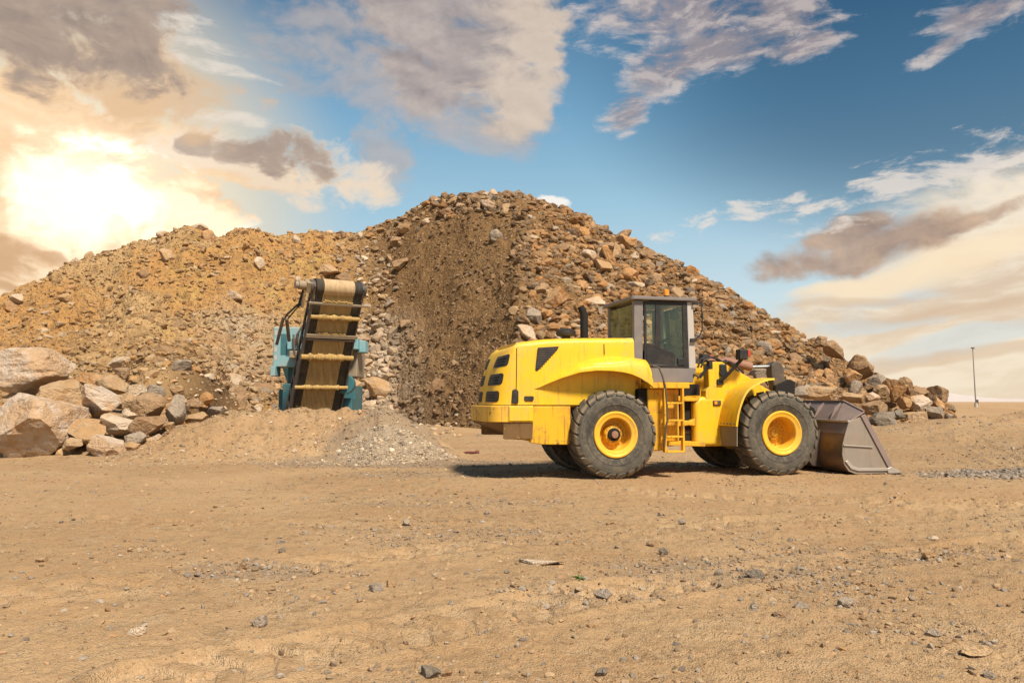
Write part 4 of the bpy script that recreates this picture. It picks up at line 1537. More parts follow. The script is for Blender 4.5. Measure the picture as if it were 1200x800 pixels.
M_BLACK = mat_paint('black_plastic', (0.018, 0.017, 0.017), dirt=(0.14, 0.10, 0.06), dirt_amt=0.30, rough=0.5)
M_VOID = mat_paint('sooty_steel_gap_shade', (0.010, 0.009, 0.008), dirt=(0.07, 0.045, 0.02), dirt_amt=0.4, rough=0.8)  # black steel parts; also paints the shade of joint and tyre gaps
M_CHROME = mat_paint('bright_rod_steel', (0.55, 0.54, 0.52), dirt_amt=0.1, rough=0.25, metal=0.9)
M_ARM = mat_paint('dusty_red_brown_steel', (0.27, 0.125, 0.085), dirt=(0.36, 0.23, 0.14), dirt_amt=0.7, rough=0.65, chips=0.3)
M_STEELD = mat_paint('dark_dusty_steel', (0.085, 0.07, 0.06), dirt=(0.30, 0.19, 0.10), dirt_amt=0.5, rough=0.55, metal=0.2)
M_FLAP = mat_paint('dusty_grey_rubber', (0.20, 0.17, 0.13), dirt=(0.34, 0.25, 0.14), dirt_amt=0.6, rough=0.8)
M_REDLENS = mat_paint('red_lens', (0.45, 0.05, 0.02), dirt_amt=0.2, rough=0.25)
M_AMBER = mat_paint('amber_lens', (0.85, 0.30, 0.015), dirt_amt=0.1, rough=0.2)
M_BUCKET = mat_paint('worn_bucket_steel', (0.33, 0.28, 0.23), dirt=(0.36, 0.25, 0.155), dirt_amt=0.6, rough=0.42, chips=0.15, metal=0.35, streak=0.25)
M_BUCKR = mat_paint('rusty_bucket_steel', (0.20, 0.14, 0.095), dirt=(0.36, 0.17, 0.06), dirt_amt=0.95, rough=0.38, chips=0.3, metal=0.4, streak=0.5)
M_BUCKG = mat_paint('purplish_bucket_steel', (0.27, 0.205, 0.185), dirt=(0.34, 0.24, 0.17), dirt_amt=0.55, rough=0.5, chips=0.2, metal=0.25)
M_EDGE = mat_paint('polished_edge_steel', (0.52, 0.47, 0.41), dirt=(0.36, 0.27, 0.18), dirt_amt=0.5, rough=0.35, metal=0.5)


def mat_tyre():
    m, nt, b = new_mat('dusty_tyre_rubber')
    o = coords('Object')
    x, y, z = sep(o)
    n1 = vnoise(o, 2.2, 6, 0.6)
    n2 = vnoise(o, 11, 6, 0.65)
    n3 = vnoise(o, 50, 3, 0.6)
    rad = V.m('SQRT', x * x + z * z)
    side = vstep(0.815, 0.72, rad)
    c = cmix(vstep(0.32, 0.68, n1), (0.042, 0.039, 0.034), (0.105, 0.092, 0.070))
    c = cmix(vstep(0.42, 0.72, n2) * (side * 0.30 + 0.30), c, (0.20, 0.16, 0.11))
    # scuffed bands that run round the sidewall
    rn = vnoise(vcomb(rad * 26.0, n1 * 1.2, 0.0), 1.0, 3, 0.6)
    c = cmix(side * vstep(0.45, 0.75, rn) * 0.40, c, (0.21, 0.185, 0.14))
    c = cmix(vstep(0.86, 0.80, rad) * 0.0 + vstep(0.5, 0.8, n3) * 0.2, c, (0.03, 0.028, 0.025))
    groove = vstep(0.850, 0.828, rad) * vstep(0.785, 0.80, rad)
    c = cmix(groove * 0.65, c, (0.27, 0.20, 0.13))
    V.nt.links.new(c, b.inputs['Base Color'])
    b.inputs['Roughness'].default_value = 0.82
    b.inputs['Specular IOR Level'].default_value = 0.3
    V.nt.links.new(bump(n2 * 0.5 + rn * 0.25 * side + n3 * 0.2, 0.5, 0.012), b.inputs['Normal'])
    return m


M_TYRE = mat_tyre()


def mat_glass(name, tint, alpha=0.62, rough=0.03):
    m = bpy.data.materials.new(name)
    m.use_nodes = True
    nt = V.nt = m.node_tree
    nt.nodes.remove(nt.nodes['Principled BSDF'])
    out = nt.nodes['Material Output']
    tr = nt.nodes.new('ShaderNodeBsdfTransparent')
    tr.inputs[0].default_value = (*tint, 1)
    gl = nt.nodes.new('ShaderNodeBsdfGlossy')
    gl.inputs['Roughness'].default_value = rough
    gl.inputs[0].default_value = (0.85, 0.95, 0.85, 1)
    df = nt.nodes.new('ShaderNodeBsdfDiffuse')
    df.inputs[0].default_value = (0.46, 0.48, 0.30, 1)
    n = vnoise(coords('Object'), 3.0, 5, 0.6)
    mx = nt.nodes.new('ShaderNodeMixShader')
    fr = nt.nodes.new('ShaderNodeFresnel')
    fr.inputs[0].default_value = 1.5
    nt.links.new(fr.outputs[0], mx.inputs[0])
    nt.links.new(tr.outputs[0], mx.inputs[1])
    nt.links.new(gl.outputs[0], mx.inputs[2])
    m2 = nt.nodes.new('ShaderNodeMixShader')
    nt.links.new((vstep(0.35, 0.75, n) * (1 - alpha) + 0.02).s, m2.inputs[0])
    nt.links.new(mx.outputs[0], m2.inputs[1])
    nt.links.new(df.outputs[0], m2.inputs[2])
    nt.links.new(m2.outputs[0], out.inputs[0])
    return m


M_GLASS = mat_glass('dusty_green_glass', (0.97, 0.99, 0.93), 0.95)
M_GLASSR = mat_glass('dusty_rear_glass', (0.70, 0.80, 0.56), 0.52)

# ------------------------------------------------------------------ the wheel loader
YAW = R_(13)
LO = (3.2017, 17.4052, 0.0)
loader = empty('wheel_loader', LO, YAW)
tag(loader, 'large yellow wheel loader parked on the dirt with its bucket down', 'wheel loader')
RW, FW = -1.53, 2.04


# --- wheels
def tyre_mesh():
    mb = MB()
    half = [(0.42, 0.255), (0.455, 0.285), (0.50, 0.305), (0.57, 0.325), (0.575, 0.333), (0.59, 0.334), (0.60, 0.329), (0.66, 0.333), (0.72, 0.326), (0.765, 0.308), (0.80, 0.275),
            (0.818, 0.215), (0.824, 0.10)]
    prof = [(r, -y) for r, y in half] + [(0.826, 0.0)] + [(r, y) for r, y in reversed(half)]
    mb.lathe(prof, 112, 'y')
    # lugs: two rows of slanted blocks that wrap over the shoulders
    N = 24
    outer = [(0.755, 0.332), (0.775, 0.331), (0.800, 0.318), (0.835, 0.288), (0.858, 0.23), (0.866, 0.12), (0.868, 0.018)]
    inner = [(0.745, 0.312), (0.755, 0.308), (0.770, 0.297), (0.79, 0.265), (0.81, 0.20), (0.815, 0.12), (0.815, 0.018)]
    rg = random.Random(4)
    for side in (-1, 1):
        for k in range(N):
            th0 = 2 * math.pi * (k + (0.5 if side > 0 else 0)) / N + rg.uniform(-0.008, 0.008)
            v = []
            for i, ((ro, yo), (ri, yi)) in enumerate(zip(outer, inner)):
                q = i / (len(outer) - 1)
                th = th0 + 0.20 * q * q * side * 0.9
                hw = [0.070, 0.082, 0.090, 0.094, 0.092, 0.084, 0.070][i]
                hw += 0.008 * math.sin(k * 2.3 + i)
                for dth, r, y in ((-hw - 0.012, ri, yi), (-hw, ro, yo), (hw, ro, yo), (hw + 0.012, ri, yi)):
                    a = th + dth
                    v.append((r * math.cos(a), y * side, r * math.sin(a)))
            f = []
            for i in range(len(outer) - 1):
                for j in range(3):
                    f.append((i * 4 + j, i * 4 + j + 1, i * 4 + j + 5, i * 4 + j + 4))
            f.append((0, 3, 2, 1))
            e = (len(outer) - 1) * 4
            f.append((e, e + 1, e + 2, e + 3))
            mb.add(v, f)
    return mb


def rim_mesh(deep):
    mb = MB()
    e = 0.10 if deep else 0.0
    mb.lathe([(0.44, -0.262), (0.452, -0.30), (0.440, -0.318), (0.418, -0.322), (0.400, -0.312), (0.372, -0.300), (0.338, -0.296), (0.322, -0.284), (0.312, -0.20),
              (0.305, -0.06 + e), (0.285, -0.035 + e), (0.20, -0.030 + e), (0.195, -0.03 + e), (0.195, 0.02 + e), (0.31, 0.03 + e), (0.32, 0.25), (0.44, 0.27)], 64, 'y')
    return mb


def hub_mesh(rear):
    mb = MB()
    if rear:
        mb.lathe([(0.20, -0.02), (0.185, -0.14), (0.165, -0.165), (0.15, -0.17), (0.13, -0.18)], 32, 'y')
    else:
        mb.lathe([(0.20, 0.08), (0.19, 0.045), (0.15, 0.035), (0.14, 0.01), (0.085, 0.0), (0.075, -0.03), (0.0, -0.035)], 32, 'y')
    for k in range(18):
        a = 2 * math.pi * k / 18
        c = Vector((0.238 * math.cos(a), -0.03 + (0 if rear else 0.10), 0.238 * math.sin(a)))
        mb.tube([c, c + Vector((0, -0.035, 0))], 0.013, 6)
    for k in range(12):
        a = 2 * math.pi * k / 12
        c = Vector((0.165 * math.cos(a), 0.038 if not rear else -0.165, 0.165 * math.sin(a)))
        mb.tube([c, c + Vector((0, -0.02, 0))], 0.010, 6)
    return mb


ty0 = tyre_mesh()
tyre_me = ty0.build('tyre', M_TYRE, None, angle=28)
rim_me = rim_mesh(False).build('rim', M_YELR, None, angle=30)
rim_f = rim_mesh(True).build('rim', M_YELR, None, angle=30)
hub_r = hub_mesh(True).build('hub', M_YELD, None, angle=30)
hub_f = hub_mesh(False).build('hub', M_YELD, None, angle=30)
cap_mb = MB().lathe([(0.128, -0.175), (0.125, -0.215), (0.105, -0.23), (0.085, -0.225), (0.075, -0.24), (0.0, -0.245)], 32, 'y')
cap_me = cap_mb.build('hub_cap', M_VOID, None)
cap2_me = MB().lathe([(0.072, -0.241), (0.065, -0.262), (0.0, -0.266)], 24, 'y').build('cap_centre', M_ARM, None)


def add_wheel(x, y, spin, rear):
    w = empty('wheel', (x, y, 0.855), 0 if y < 0 else math.pi, loader)
    lst = [tyre_me, rim_me if rear else rim_f, hub_r if rear else hub_f] + ([cap_me, cap2_me] if rear else [])
    for src in lst:
        o = src.copy()
        COL.objects.link(o)
        o.name = src.name.split('.')[0]
        o.parent = w
        o.rotation_euler = (0, spin, 0)


for args in ((RW, -1.03, 0.1, True), (RW, 1.03, 0.4, True), (FW, -1.03, 0.25, False), (FW, 1.03, 0.6, False)):
    add_wheel(*args)
for o in (tyre_me, rim_me, rim_f, hub_r, hub_f, cap_me, cap2_me):
    bpy.data.objects.remove(o)

# --- hood: rounded tail, slightly falling top
ZB = 1.43


def hood_plan(n_corner=9):
    """Half outline from the near front corner round to the tail centre: (x, y, tail weight)."""
    pts = [(x, -0.95, 0.0) for x in (-0.98, -1.3, -1.6, -2.0, -2.4, -2.8, -3.15, -3.40)]
    for i in range(n_corner):
        a = math.pi / 2 * i / (n_corner - 1)
        pts.append((-3.50 - 0.38 * math.sin(a), -0.55 - 0.40 * math.cos(a), 1.0))
    pts += [(-3.885, -0.30, 1.0), (-3.89, 0.0, 1.0)]
    return pts


def tail_k(z):
    """How far the tail is drawn in towards the shut line at height z (0..1)."""
    return float(np.interp(z, [1.43, 1.84, 2.20, 2.47, 2.66], [0, 0.10, 0.30, 0.54, 0.72]))


def ztop(x):
    return float(np.interp(x, [-3.9, -3.7, -3.40, -2.77, -2.1, -1.0], [2.56, 2.60, 2.645, 2.725, 2.755, 2.775]))


def hood_point(p, q):
    """p: outline point; q: 0 at the bottom .. 1 where the top rounding starts .. 2 on the flat top."""
    x, y, w = p
    zt = ztop(x)
    if q <= 1:
        z = ZB + (zt - 0.11 - ZB) * q
        ins = 0.03 * max(0, (z - 2.0)) ** 1.2
        e = 0.0
    else:
        a = (q - 1) * math.pi / 2
        z = zt - 0.11 + 0.11 * math.sin(a)
        e = 0.12 * (1 - math.cos(a))
        ins = 0.03 * max(0, (z - 2.0)) ** 1.2 + e
    X = x
    if x < -3.40:
        X = -3.40 + (x + 3.40) * (1 - tail_k(z)) + e * min(1.0, (-3.40 - x) / 0.35)
    k = min(1.0, abs(y) / 0.95)
    return (X, y + math.copysign(ins * k, -y) if y else 0.0, z)


def build_hood():
    half = hood_plan()
    full = half + [(x, -y, w) for x, y, w in reversed(half[:-1])]
    qs = [0, 0.12, 0.25, 0.38, 0.5, 0.62, 0.74, 0.86, 1.0, 1.2, 1.4, 1.6, 1.8, 2.0]
    mb = MB()
    n = len(full)
    v = [hood_point(p, q) for q in qs for p in full]
    f = []
    for j in range(len(qs) - 1):
        for i in range(n - 1):
            f.append((j * n + i, j * n + i + 1, (j + 1) * n + i + 1, (j + 1) * n + i))
    t = (len(qs) - 1) * n
    for i in range(n // 2):
        f.append((t + i, t + i + 1, t + n - 2 - i, t + n - 1 - i))
    f.append(tuple(range(n - 1, -1, -1)))
    f.append(tuple(j * n for j in range(len(qs))) + tuple(j * n + n - 1 for j in range(len(qs) - 1, -1, -1)))
    mb.add(v, f)
    return mb.build('hood', M_YEL, loader, angle=40)


hood = build_hood()


def hood_patch(s0, s1, q0, q1, ns=14, nq=8, off=0.004, taper=0.0, corner=0.18):
    """A piece of the tail skin between two outline stations, lifted off by `off`, with clipped corners."""
    half = hood_plan(25)
    arc = [0.0]
    for a, b in zip(half[:-1], half[1:]):
        arc.append(arc[-1] + math.hypot(a[0] - b[0], a[1] - b[1]))

    def P(s, q):
        i = max(j for j in range(len(arc)) if arc[j] <= s + 1e-9)
        i = min(i, len(arc) - 2)
        t = (s - arc[i]) / (arc[i + 1] - arc[i])
        a, b = half[i], half[i + 1]
        return Vector(hood_point(tuple(a[k] + (b[k] - a[k]) * t for k in range(3)), q))
    mb = MB()
    v, f = [], []
    for lift in (off, -0.02):
        for j in range(nq + 1):
            tj = j / nq
            # rounded ends
            e = abs(2 * tj - 1)
            inset = corner * (1 - math.sqrt(max(0, 1 - max(0, (e - 0.4) / 0.6) ** 2))) * (s1 - s0) * 0.35
            for i in range(ns + 1):
                ti = i / ns
                s = s0 + taper * tj + inset + (s1 - s0 - 2 * inset) * ti
                q = q0 + (q1 - q0) * tj
                p = P(s, q)
                nrm = (P(s + 0.01, q) - P(s - 0.01, q)).cross(P(s, q + 0.01) - P(s, q - 0.01)).normalized()
                if nrm.y > 0 and nrm.x > 0:
                    nrm = -nrm
                if nrm.dot(p - Vector((-2.8, 0, 2.0))) < 0:
                    nrm = -nrm
                v.append(p + nrm * lift)
    w = ns + 1
    B = w * (nq + 1)
    for j in range(nq):
        for i in range(ns):
            f.append((j * w + i, j * w + i + 1, (j + 1) * w + i + 1, (j + 1) * w + i))
    ring = [i for i in range(w)] + [j * w + ns for j in range(1, nq + 1)] + [nq * w + i for i in range(ns - 1, -1, -1)] + [j * w for j in range(nq - 1, 0, -1)]
    for a, b in zip(ring, ring[1:] + ring[:1]):
        f.append((a, b, b + B, a + B))
    mb.add(v, f)
    return mb, P


LOUVRES = ((0.05, 0.26, 2.80, 3.50), (0.37, 0.585, 2.75, 3.45), (0.71, 0.93, 2.68, 3.35))
# three wrap-round louvres on each tail corner
for sy in (-1, 1):
    for (q0, q1, s0, s1) in LOUVRES:
        mb, P = hood_patch(s0, s1, q0, q1)
        if sy > 0:
            mb = mb.mirror_y()
        lv = mb.build('louvre', M_BLACK, hood, angle=40)
        sl = MB()
        for k in range(1, 4):
            q = q0 + (q1 - q0) * k / 4
            pts = []
            for i in range(11):
                p = P(s0 + 0.10 + (s1 - s0 - 0.2) * i / 10, q)
                d = Vector((p.x + 2.9, p.y, 0)).normalized()
                pts.append(p + d * 0.012)
            sl.tube(pts, 0.010, 6)
        if sy > 0:
            sl = sl.mirror_y()
        # slats belong to the louvre
        ob = sl.build('louvre_slat', M_STEELD, None)
        bm = bmesh.new()
        bm.from_mesh(lv.data)
        bm.from_mesh(ob.data)
        bm.to_mesh(lv.data)
        bm.free()
        bpy.data.objects.remove(ob)


def side_plate(pts, y, t, name, mat, parent, bevel=0.0, **k):
    return MB().prism(pts, y, y + t).build(name, mat, parent, bevel, **k)


for sy in (-1, 1):
    yy = 0.957 * sy
    mb = MB().prism([(-2.99, 2.545), (-2.56, 2.575), (-2.58, 2.53), (-3.00, 2.09), (-3.04, 2.11)], yy - 0.012, yy + 0.004)
    vt = mb.build('side_vent', M_BLACK, hood, bevel=0.012)
    sl = MB()
    for k in range(9):
        z = 2.16 + k * 0.045
        xa, xb = -3.02 + 0.006 * k, min(-2.60, -2.98 + (z - 2.09) * 0.90)
        sl.obox((xa, yy - 0.006 * 0 + 0.010 * sy, z), (xb, yy + 0.010 * sy, z), 0.012, 0.012)
    sl.build('vent_grille', M_STEELD, vt)
    MB().prism([(-3.27, 1.55), (-3.25, 1.50), (-3.09, 1.50), (-3.07, 1.55), (-3.08, 1.60), (-3.26, 1.60)], yy - 0.012, yy + 0.004).build('hood_slot', M_BLACK, hood, bevel=0.01)
    MB().prism([(-3.52, 1.46), (-3.42, 1.44), (-3.38, 1.47), (-3.38, 1.70), (-3.43, 1.74), (-3.50, 1.72)], yy - 0.03, yy + 0.03).build('hood_latch', M_BLACK, hood, bevel=0.02)
    # shut lines
    gp = MB()
    gp.obox((-3.43, 0.953 * sy, 1.45), (-3.415, 0.953 * sy, 2.08), 0.016, 0.012, (1, 0, 0))
    gp.obox((-3.415, 0.953 * sy, 2.08), (-3.41, 0.940 * sy, 2.53), 0.016, 0.012, (1, 0, 0))
    gp.obox((-1.62, 0.938 * sy, 2.64), (-1.62, 0.953 * sy, 2.42), 0.016, 0.012, (1, 0, 0))
    gp.build('shut_line', M_VOID, hood, smooth=False)

# --- counterweight
def plan_cw(dx, dy):
    h = [(-3.14, -1.2 + dy), (-3.55, -1.2 + dy), (-3.72, -1.18 + dy), (-3.86 + dx * 0.7, -1.10 + dy), (-3.97 + dx, -0.92 + dy), (-4.0 + dx, -0.6), (-4.02 + dx, 0.0)]
    return h + [(x, -y) for x, y in reversed(h[:-1])]


def loft_cw(lv, name, mat, parent, bev):
    mb = MB()
    vv, n = [], len(plan_cw(0, 0))
    m = len(lv)
    for z, dx, dy in lv:
        vv += [(x, y, z) for x, y in plan_cw(dx, dy)]
    ff = [tuple(range(n)), tuple(range(m * n - 1, (m - 1) * n - 1, -1))]
    for j in range(m - 1):
        ff += [(j * n + i, j * n + (i + 1) % n, (j + 1) * n + (i + 1) % n, (j + 1) * n + i) for i in range(n)]
    return mb.add(vv, ff).build(name, mat, parent, bevel=bev, angle=40)


cw = loft_cw([(1.415, 0, 0), (1.10, 0.0, 0)], 'counterweight', M_CW, loader, 0.018)
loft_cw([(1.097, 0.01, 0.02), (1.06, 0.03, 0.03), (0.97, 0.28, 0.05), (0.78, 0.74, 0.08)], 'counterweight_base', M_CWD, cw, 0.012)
for sy in (-1, 1):
    MB().box(-3.62, -3.15, 1.203 * sy - 0.012, 1.203 * sy + 0.012, 1.125, 1.405).build('step_panel', M_YEL, cw, bevel=0.012)

# --- rear chassis
mb = MB()
mb.box(-3.14, -0.05, -0.55, 0.55, 0.72, 1.40)
mb.box(-3.12, -0.80, -0.86, 0.86, 1.38, 2.18)
ch = mb.build('rear_chassis', M_YELD, loader, bevel=0.03)
for sy in (-1, 1):
    mb = MB().prism([(-3.20, 1.405), (-3.20, 0.74), (-3.15, 0.70), (-2.95, 0.67), (-2.42, 0.66), (-2.36, 0.70), (-2.36, 1.405)], 0.98 * sy, 1.06 * sy)
    mb.build('frame_plate', M_YELD, loader, bevel=0.015)
    # wheel house under the fender: an upper recessed panel with a curved lower edge
    arch = [(-1.53 + 1.06 * math.cos(a), 0.855 + 1.02 * math.sin(a)) for a in np.linspace(math.pi * 0.98, math.pi * 0.30, 22)]
    mb = MB().prism([(-3.08, 1.43), (-3.08, 1.70), (-2.7, 1.98), (-2.2, 2.2), (-1.5, 2.26), (-0.9, 2.1)] + [(x, z) for x, z in reversed(arch) if z > 1.43] + [(-2.5, 1.43)], 0.90 * sy, 0.94 * sy)
    mb.build('wheel_house', M_YELD, loader, bevel=0.008)
axm = MB()
axm.lathe([(0.0, -0.9), (0.22, -0.9), (0.20, -0.5), (0.24, -0.3), (0.36, -0.12), (0.36, 0.12), (0.24, 0.3), (0.20, 0.5), (0.22, 0.9), (0, 0.9)], 24, 'y', (RW, 0, 0.855))
axm.build('rear_axle', M_STEELD, loader)
axm = MB()
axm.lathe([(0.0, -0.9), (0.22, -0.9), (0.20, -0.5), (0.24, -0.3), (0.36, -0.12), (0.36, 0.12), (0.24, 0.3), (0.20, 0.5), (0.22, 0.9), (0, 0.9)], 24, 'y', (FW, 0, 0.855))
axm.build('front_axle', M_STEELD, loader)

# --- rear fenders, flaring out of the hood side
LIP = [(-3.06, 1.735), (-2.95, 1.775), (-2.82, 1.84), (-2.55, 1.955), (-2.22, 2.06), (-1.9, 2.095), (-1.57, 2.09), (-1.35, 2.065), (-1.19, 2.03), (-1.0, 1.955), (-0.85, 1.865), (-0.74, 1.785)]
UP = [(-3.06, 1.752), (-2.95, 1.815), (-2.82, 1.895), (-2.55, 2.06), (-2.22, 2.235), (-1.9, 2.335), (-1.62, 2.385), (-1.45, 2.395), (-1.19, 2.385), (-1.0, 2.37), (-0.85, 2.35), (-0.74, 2.33)]
OUT = [(-3.06, 0.955), (-2.95, 0.99), (-2.82, 1.05), (-2.55, 1.17), (-2.22, 1.27), (-1.9, 1.31), (-1.57, 1.32), (-0.74, 1.32)]
OUTZ = [(-3.06, 0.02), (-2.55, 0.06), (-2.22, 0.10), (-1.70, 0.125), (-1.50, 0.14), (-1.30, 0.20), (-1.0, 0.29), (-0.86, 0.34), (-0.74, 0.16)]


def rear_fender(sy):
    mb = MB()
    xs = np.concatenate([np.linspace(-3.06, -0.74, 48)])
    rows = []
    for x in xs:
        zl = float(np.interp(x, *zip(*LIP)))
        zu = float(np.interp(x, *zip(*UP)))
        yo = float(np.interp(x, *zip(*OUT)))
        zo = zl + float(np.interp(x, *zip(*OUTZ)))
        zo = min(zo, zu - 0.01)
        yi = 0.93
        pr = [(yi, zu)]
        for k in range(1, 6):          # concave run from the hood side to the shoulder
            a = k / 5 * math.pi / 2
            pr.append((yi + (yo - 0.05 - yi) * (math.sin(a) ** 1.0), zu + (zo - zu) * (0.55 * k / 5 + 0.45 * (1 - math.cos(a)))))
        pr += [(yo - 0.02, zo - 0.012), (yo, zo - 0.04 if zo - 0.04 > zl + 0.01 else zl + 0.012), (yo, zl), (yo - 0.035, zl), (yo - 0.045, zo - 0.06 if zo - 0.06 > zl else zl + 0.002), (yi, max(zu - 0.10, zl))]
        rows.append([(x, y * sy, z) for y, z in pr])
    n = len(rows[0])
    v = [p for r in rows for p in r]
    f = []
    for i in range(len(rows) - 1):
        for j in range(n - 1):
            f.append((i * n + j, i * n + j + 1, (i + 1) * n + j + 1, (i + 1) * n + j))
    f.append(tuple(range(n)))
    e = (len(rows) - 1) * n
    f.append(tuple(range(e + n - 1, e - 1, -1)))
    mb.add(v, f)
    o = mb.build('rear_fender', M_YEL, loader, angle=38)
    return o


for sy in (-1, 1):
    rear_fender(sy)

# exhaust and air cleaner on the hood
mb = MB().tube([(-1.66, 0.2, 2.74), (-1.66, 0.2, 3.30), (-1.68, 0.2, 3.40), (-1.74, 0.2, 3.52)], [0.085, 0.085, 0.080, 0.075], 16, caps=False)
mb.tube([(-1.66, 0.2, 2.74), (-1.66, 0.2, 2.85)], 0.12, 16)
mb.build('exhaust_pipe', M_VOID, loader)
MB().lathe([(0.0, 2.70), (0.09, 2.70), (0.09, 2.86), (0.19, 2.87), (0.21, 2.92), (0.20, 2.97), (0.13, 3.02), (0.0, 3.03)], 28, 'z', (-2.1, 0.1, 0)).build('air_cleaner_cap', M_BLACK, loader)

# --- cab
cab = empty('cab', (0, 0, 0), 0, loader)
Y = 0.80
ZC0, ZC1 = 1.88, 3.56
# lower skirt
mb = MB().prism([(-0.93, 2.25), (-0.80, 1.97), (-0.70, 1.885), (0.36, 1.885), (0.43, 2.16), (0.42, 2.19), (-0.93, 2.32)], -Y, Y)
mb.build('cab_skirt', M_GREYP, cab, bevel=0.02)
for sy in (-1, 1):
    y0, y1 = (-Y, -Y + 0.13) if sy < 0 else (Y - 0.13, Y)
    MB().prism([(-0.93, 2.28), (-0.74, 2.28), (-0.715, 3.56), (-0.92, 3.56)], y0, y1).build('rear_pillar', M_GREYP, cab, bevel=0.02)
    MB().prism([(0.27, 2.17), (0.43, 2.17), (0.385, 3.56), (0.245, 3.56)], y0, y1).build('front_pillar', M_LGREY, cab, bevel=0.02)  # lighter grey puts the pillar's sunward brightness into its paint
    # rear kick plate sloping down from the pillar
    MB().prism([(-1.08, 2.78), (-0.93, 2.78), (-0.93, 2.2), (-0.80, 2.2)], y0 + 0.01, y1 - 0.01).build('corner_panel', M_LGREY, cab, bevel=0.008)
    d = empty('door', (0, 0, 0), 0, cab) if False else None
    yy = -Y + 0.012 if sy < 0 else Y - 0.012
    fr = MB()
    t = 0.05
    # black door frame with its middle post
    fr.prism([(-0.712, 2.18), (-0.660, 2.18), (-0.650, 3.545), (-0.700, 3.545)], yy - 0.02, yy + 0.02)
    fr.prism([(0.150, 2.18), (0.268, 2.18), (0.246, 3.545), (0.140, 3.545)], yy - 0.02, yy + 0.02)
    fr.prism([(-0.66, 3.475), (0.20, 3.475), (0.195, 3.545), (-0.65, 3.545)], yy - 0.018, yy + 0.018)
    fr.prism([(-0.475, 2.60), (-0.355, 2.55), (-0.345, 3.475), (-0.445, 3.475)], yy - 0.018, yy + 0.018)
    fr.prism([(-0.66, 2.18), (0.205, 2.18), (0.205, 2.24), (-0.66, 2.24)], yy - 0.018, yy + 0.018)
    fr.prism([(-0.66, 2.60), (-0.455, 2.60), (-0.42, 2.66), (-0.655, 2.68)], yy - 0.016, yy + 0.016)
    door = fr.build('door', M_BLACK, cab, bevel=0.006)
    MB().prism([(-0.655, 2.235), (-0.04, 2.235), (-0.035, 2.44), (-0.08, 2.50), (-0.36, 2.60), (-0.655, 2.60)], yy - 0.012, yy + 0.012).build('lower_panel', M_BLACK, cab, bevel=0.01)
    MB().prism([(-0.652, 2.60), (-0.455, 2.60), (-0.425, 3.48), (-0.648, 3.48)], yy - 0.005, yy + 0.005).build('side_window', M_GLASS, cab)
    MB().prism([(-0.375, 2.58), (-0.08, 2.50), (-0.035, 2.44), (-0.04, 2.24), (0.205, 2.24), (0.195, 3.48), (-0.365, 3.48)], yy - 0.005, yy + 0.005).build('door_window', M_GLASS, cab)
    MB().box(0.02, 0.17, yy - 0.035, yy + 0.035, 2.23, 2.38).build('door_handle', M_BLACK, cab, bevel=0.012)
# rear and front screens
MB().front([(-0.66, 2.60), (0.66, 2.60), (0.66, 3.48), (-0.66, 3.48)], -0.905, -0.895).build('rear_window', M_GLASSR, cab)
MB().front([(-0.665, 2.14), (0.665, 2.14), (0.665, 2.60), (-0.665, 2.60)], -0.92, -0.88).build('rear_panel', M_BLACK, cab)
MB().add([(0.40, -0.66, 2.2), (0.40, 0.66, 2.2), (0.33, 0.66, 3.5), (0.33, -0.66, 3.5), (0.41, -0.66, 2.2), (0.41, 0.66, 2.2), (0.34, 0.66, 3.5), (0.34, -0.66, 3.5)],
         [(0, 1, 2, 3), (7, 6, 5, 4), (0, 4, 5, 1), (1, 5, 6, 2), (2, 6, 7, 3), (3, 7, 4, 0)]).build('windscreen', M_GLASS, cab)
mb = MB()
mb.plan([(-1.0, -0.86), (-0.96, -0.89), (0.42, -0.87), (0.47, -0.80), (0.49, 0.0), (0.47, 0.80), (0.42, 0.87), (-0.96, 0.89), (-1.0, 0.86)], 3.565, 3.632)
mb.plan([(-0.9, -0.72), (0.36, -0.72), (0.36, 0.72), (-0.9, 0.72)], 3.632, 3.655)
mb.build('roof', M_GREYP, cab, bevel=0.022, seg=3)
# interior
mb = MB()
mb.box(-0.62, -0.08, -0.27, 0.27, 2.42, 2.56)
mb.prism([(-0.66, 2.5), (-0.50, 2.5), (-0.58, 3.12), (-0.72, 3.12)], -0.25, 0.25)
mb.prism([(-0.73, 3.14), (-0.63, 3.14), (-0.66, 3.34), (-0.74, 3.34)], -0.15, 0.15)
mb.build('driver_seat', M_BLACK, cab, bevel=0.04)
mb = MB()
mb.tube([(0.22, 0, 2.2), (0.10, 0, 2.74)], 0.045, 10)
ring = [(0.08 + 0.18 * math.cos(a) * 0.9, 0.19 * math.sin(a), 2.80 + 0.18 * math.cos(a) * 0.4) for a in np.linspace(0, 2 * math.pi, 25)]
mb.tube(ring, 0.016, 8, caps=False)
mb.tube([ring[0], ring[12]], 0.014, 6)
mb.build('steering_wheel', M_BLACK, cab)
MB().prism([(0.10, 2.19), (0.36, 2.19), (0.36, 2.62), (0.24, 2.66), (0.16, 2.5)], -0.6, 0.6).build('dashboard', M_BLACK, cab, bevel=0.03)
MB().box(-0.86, 0.36, -0.74, 0.74, 2.17, 2.20).build('cab_floor', M_BLACK, cab)
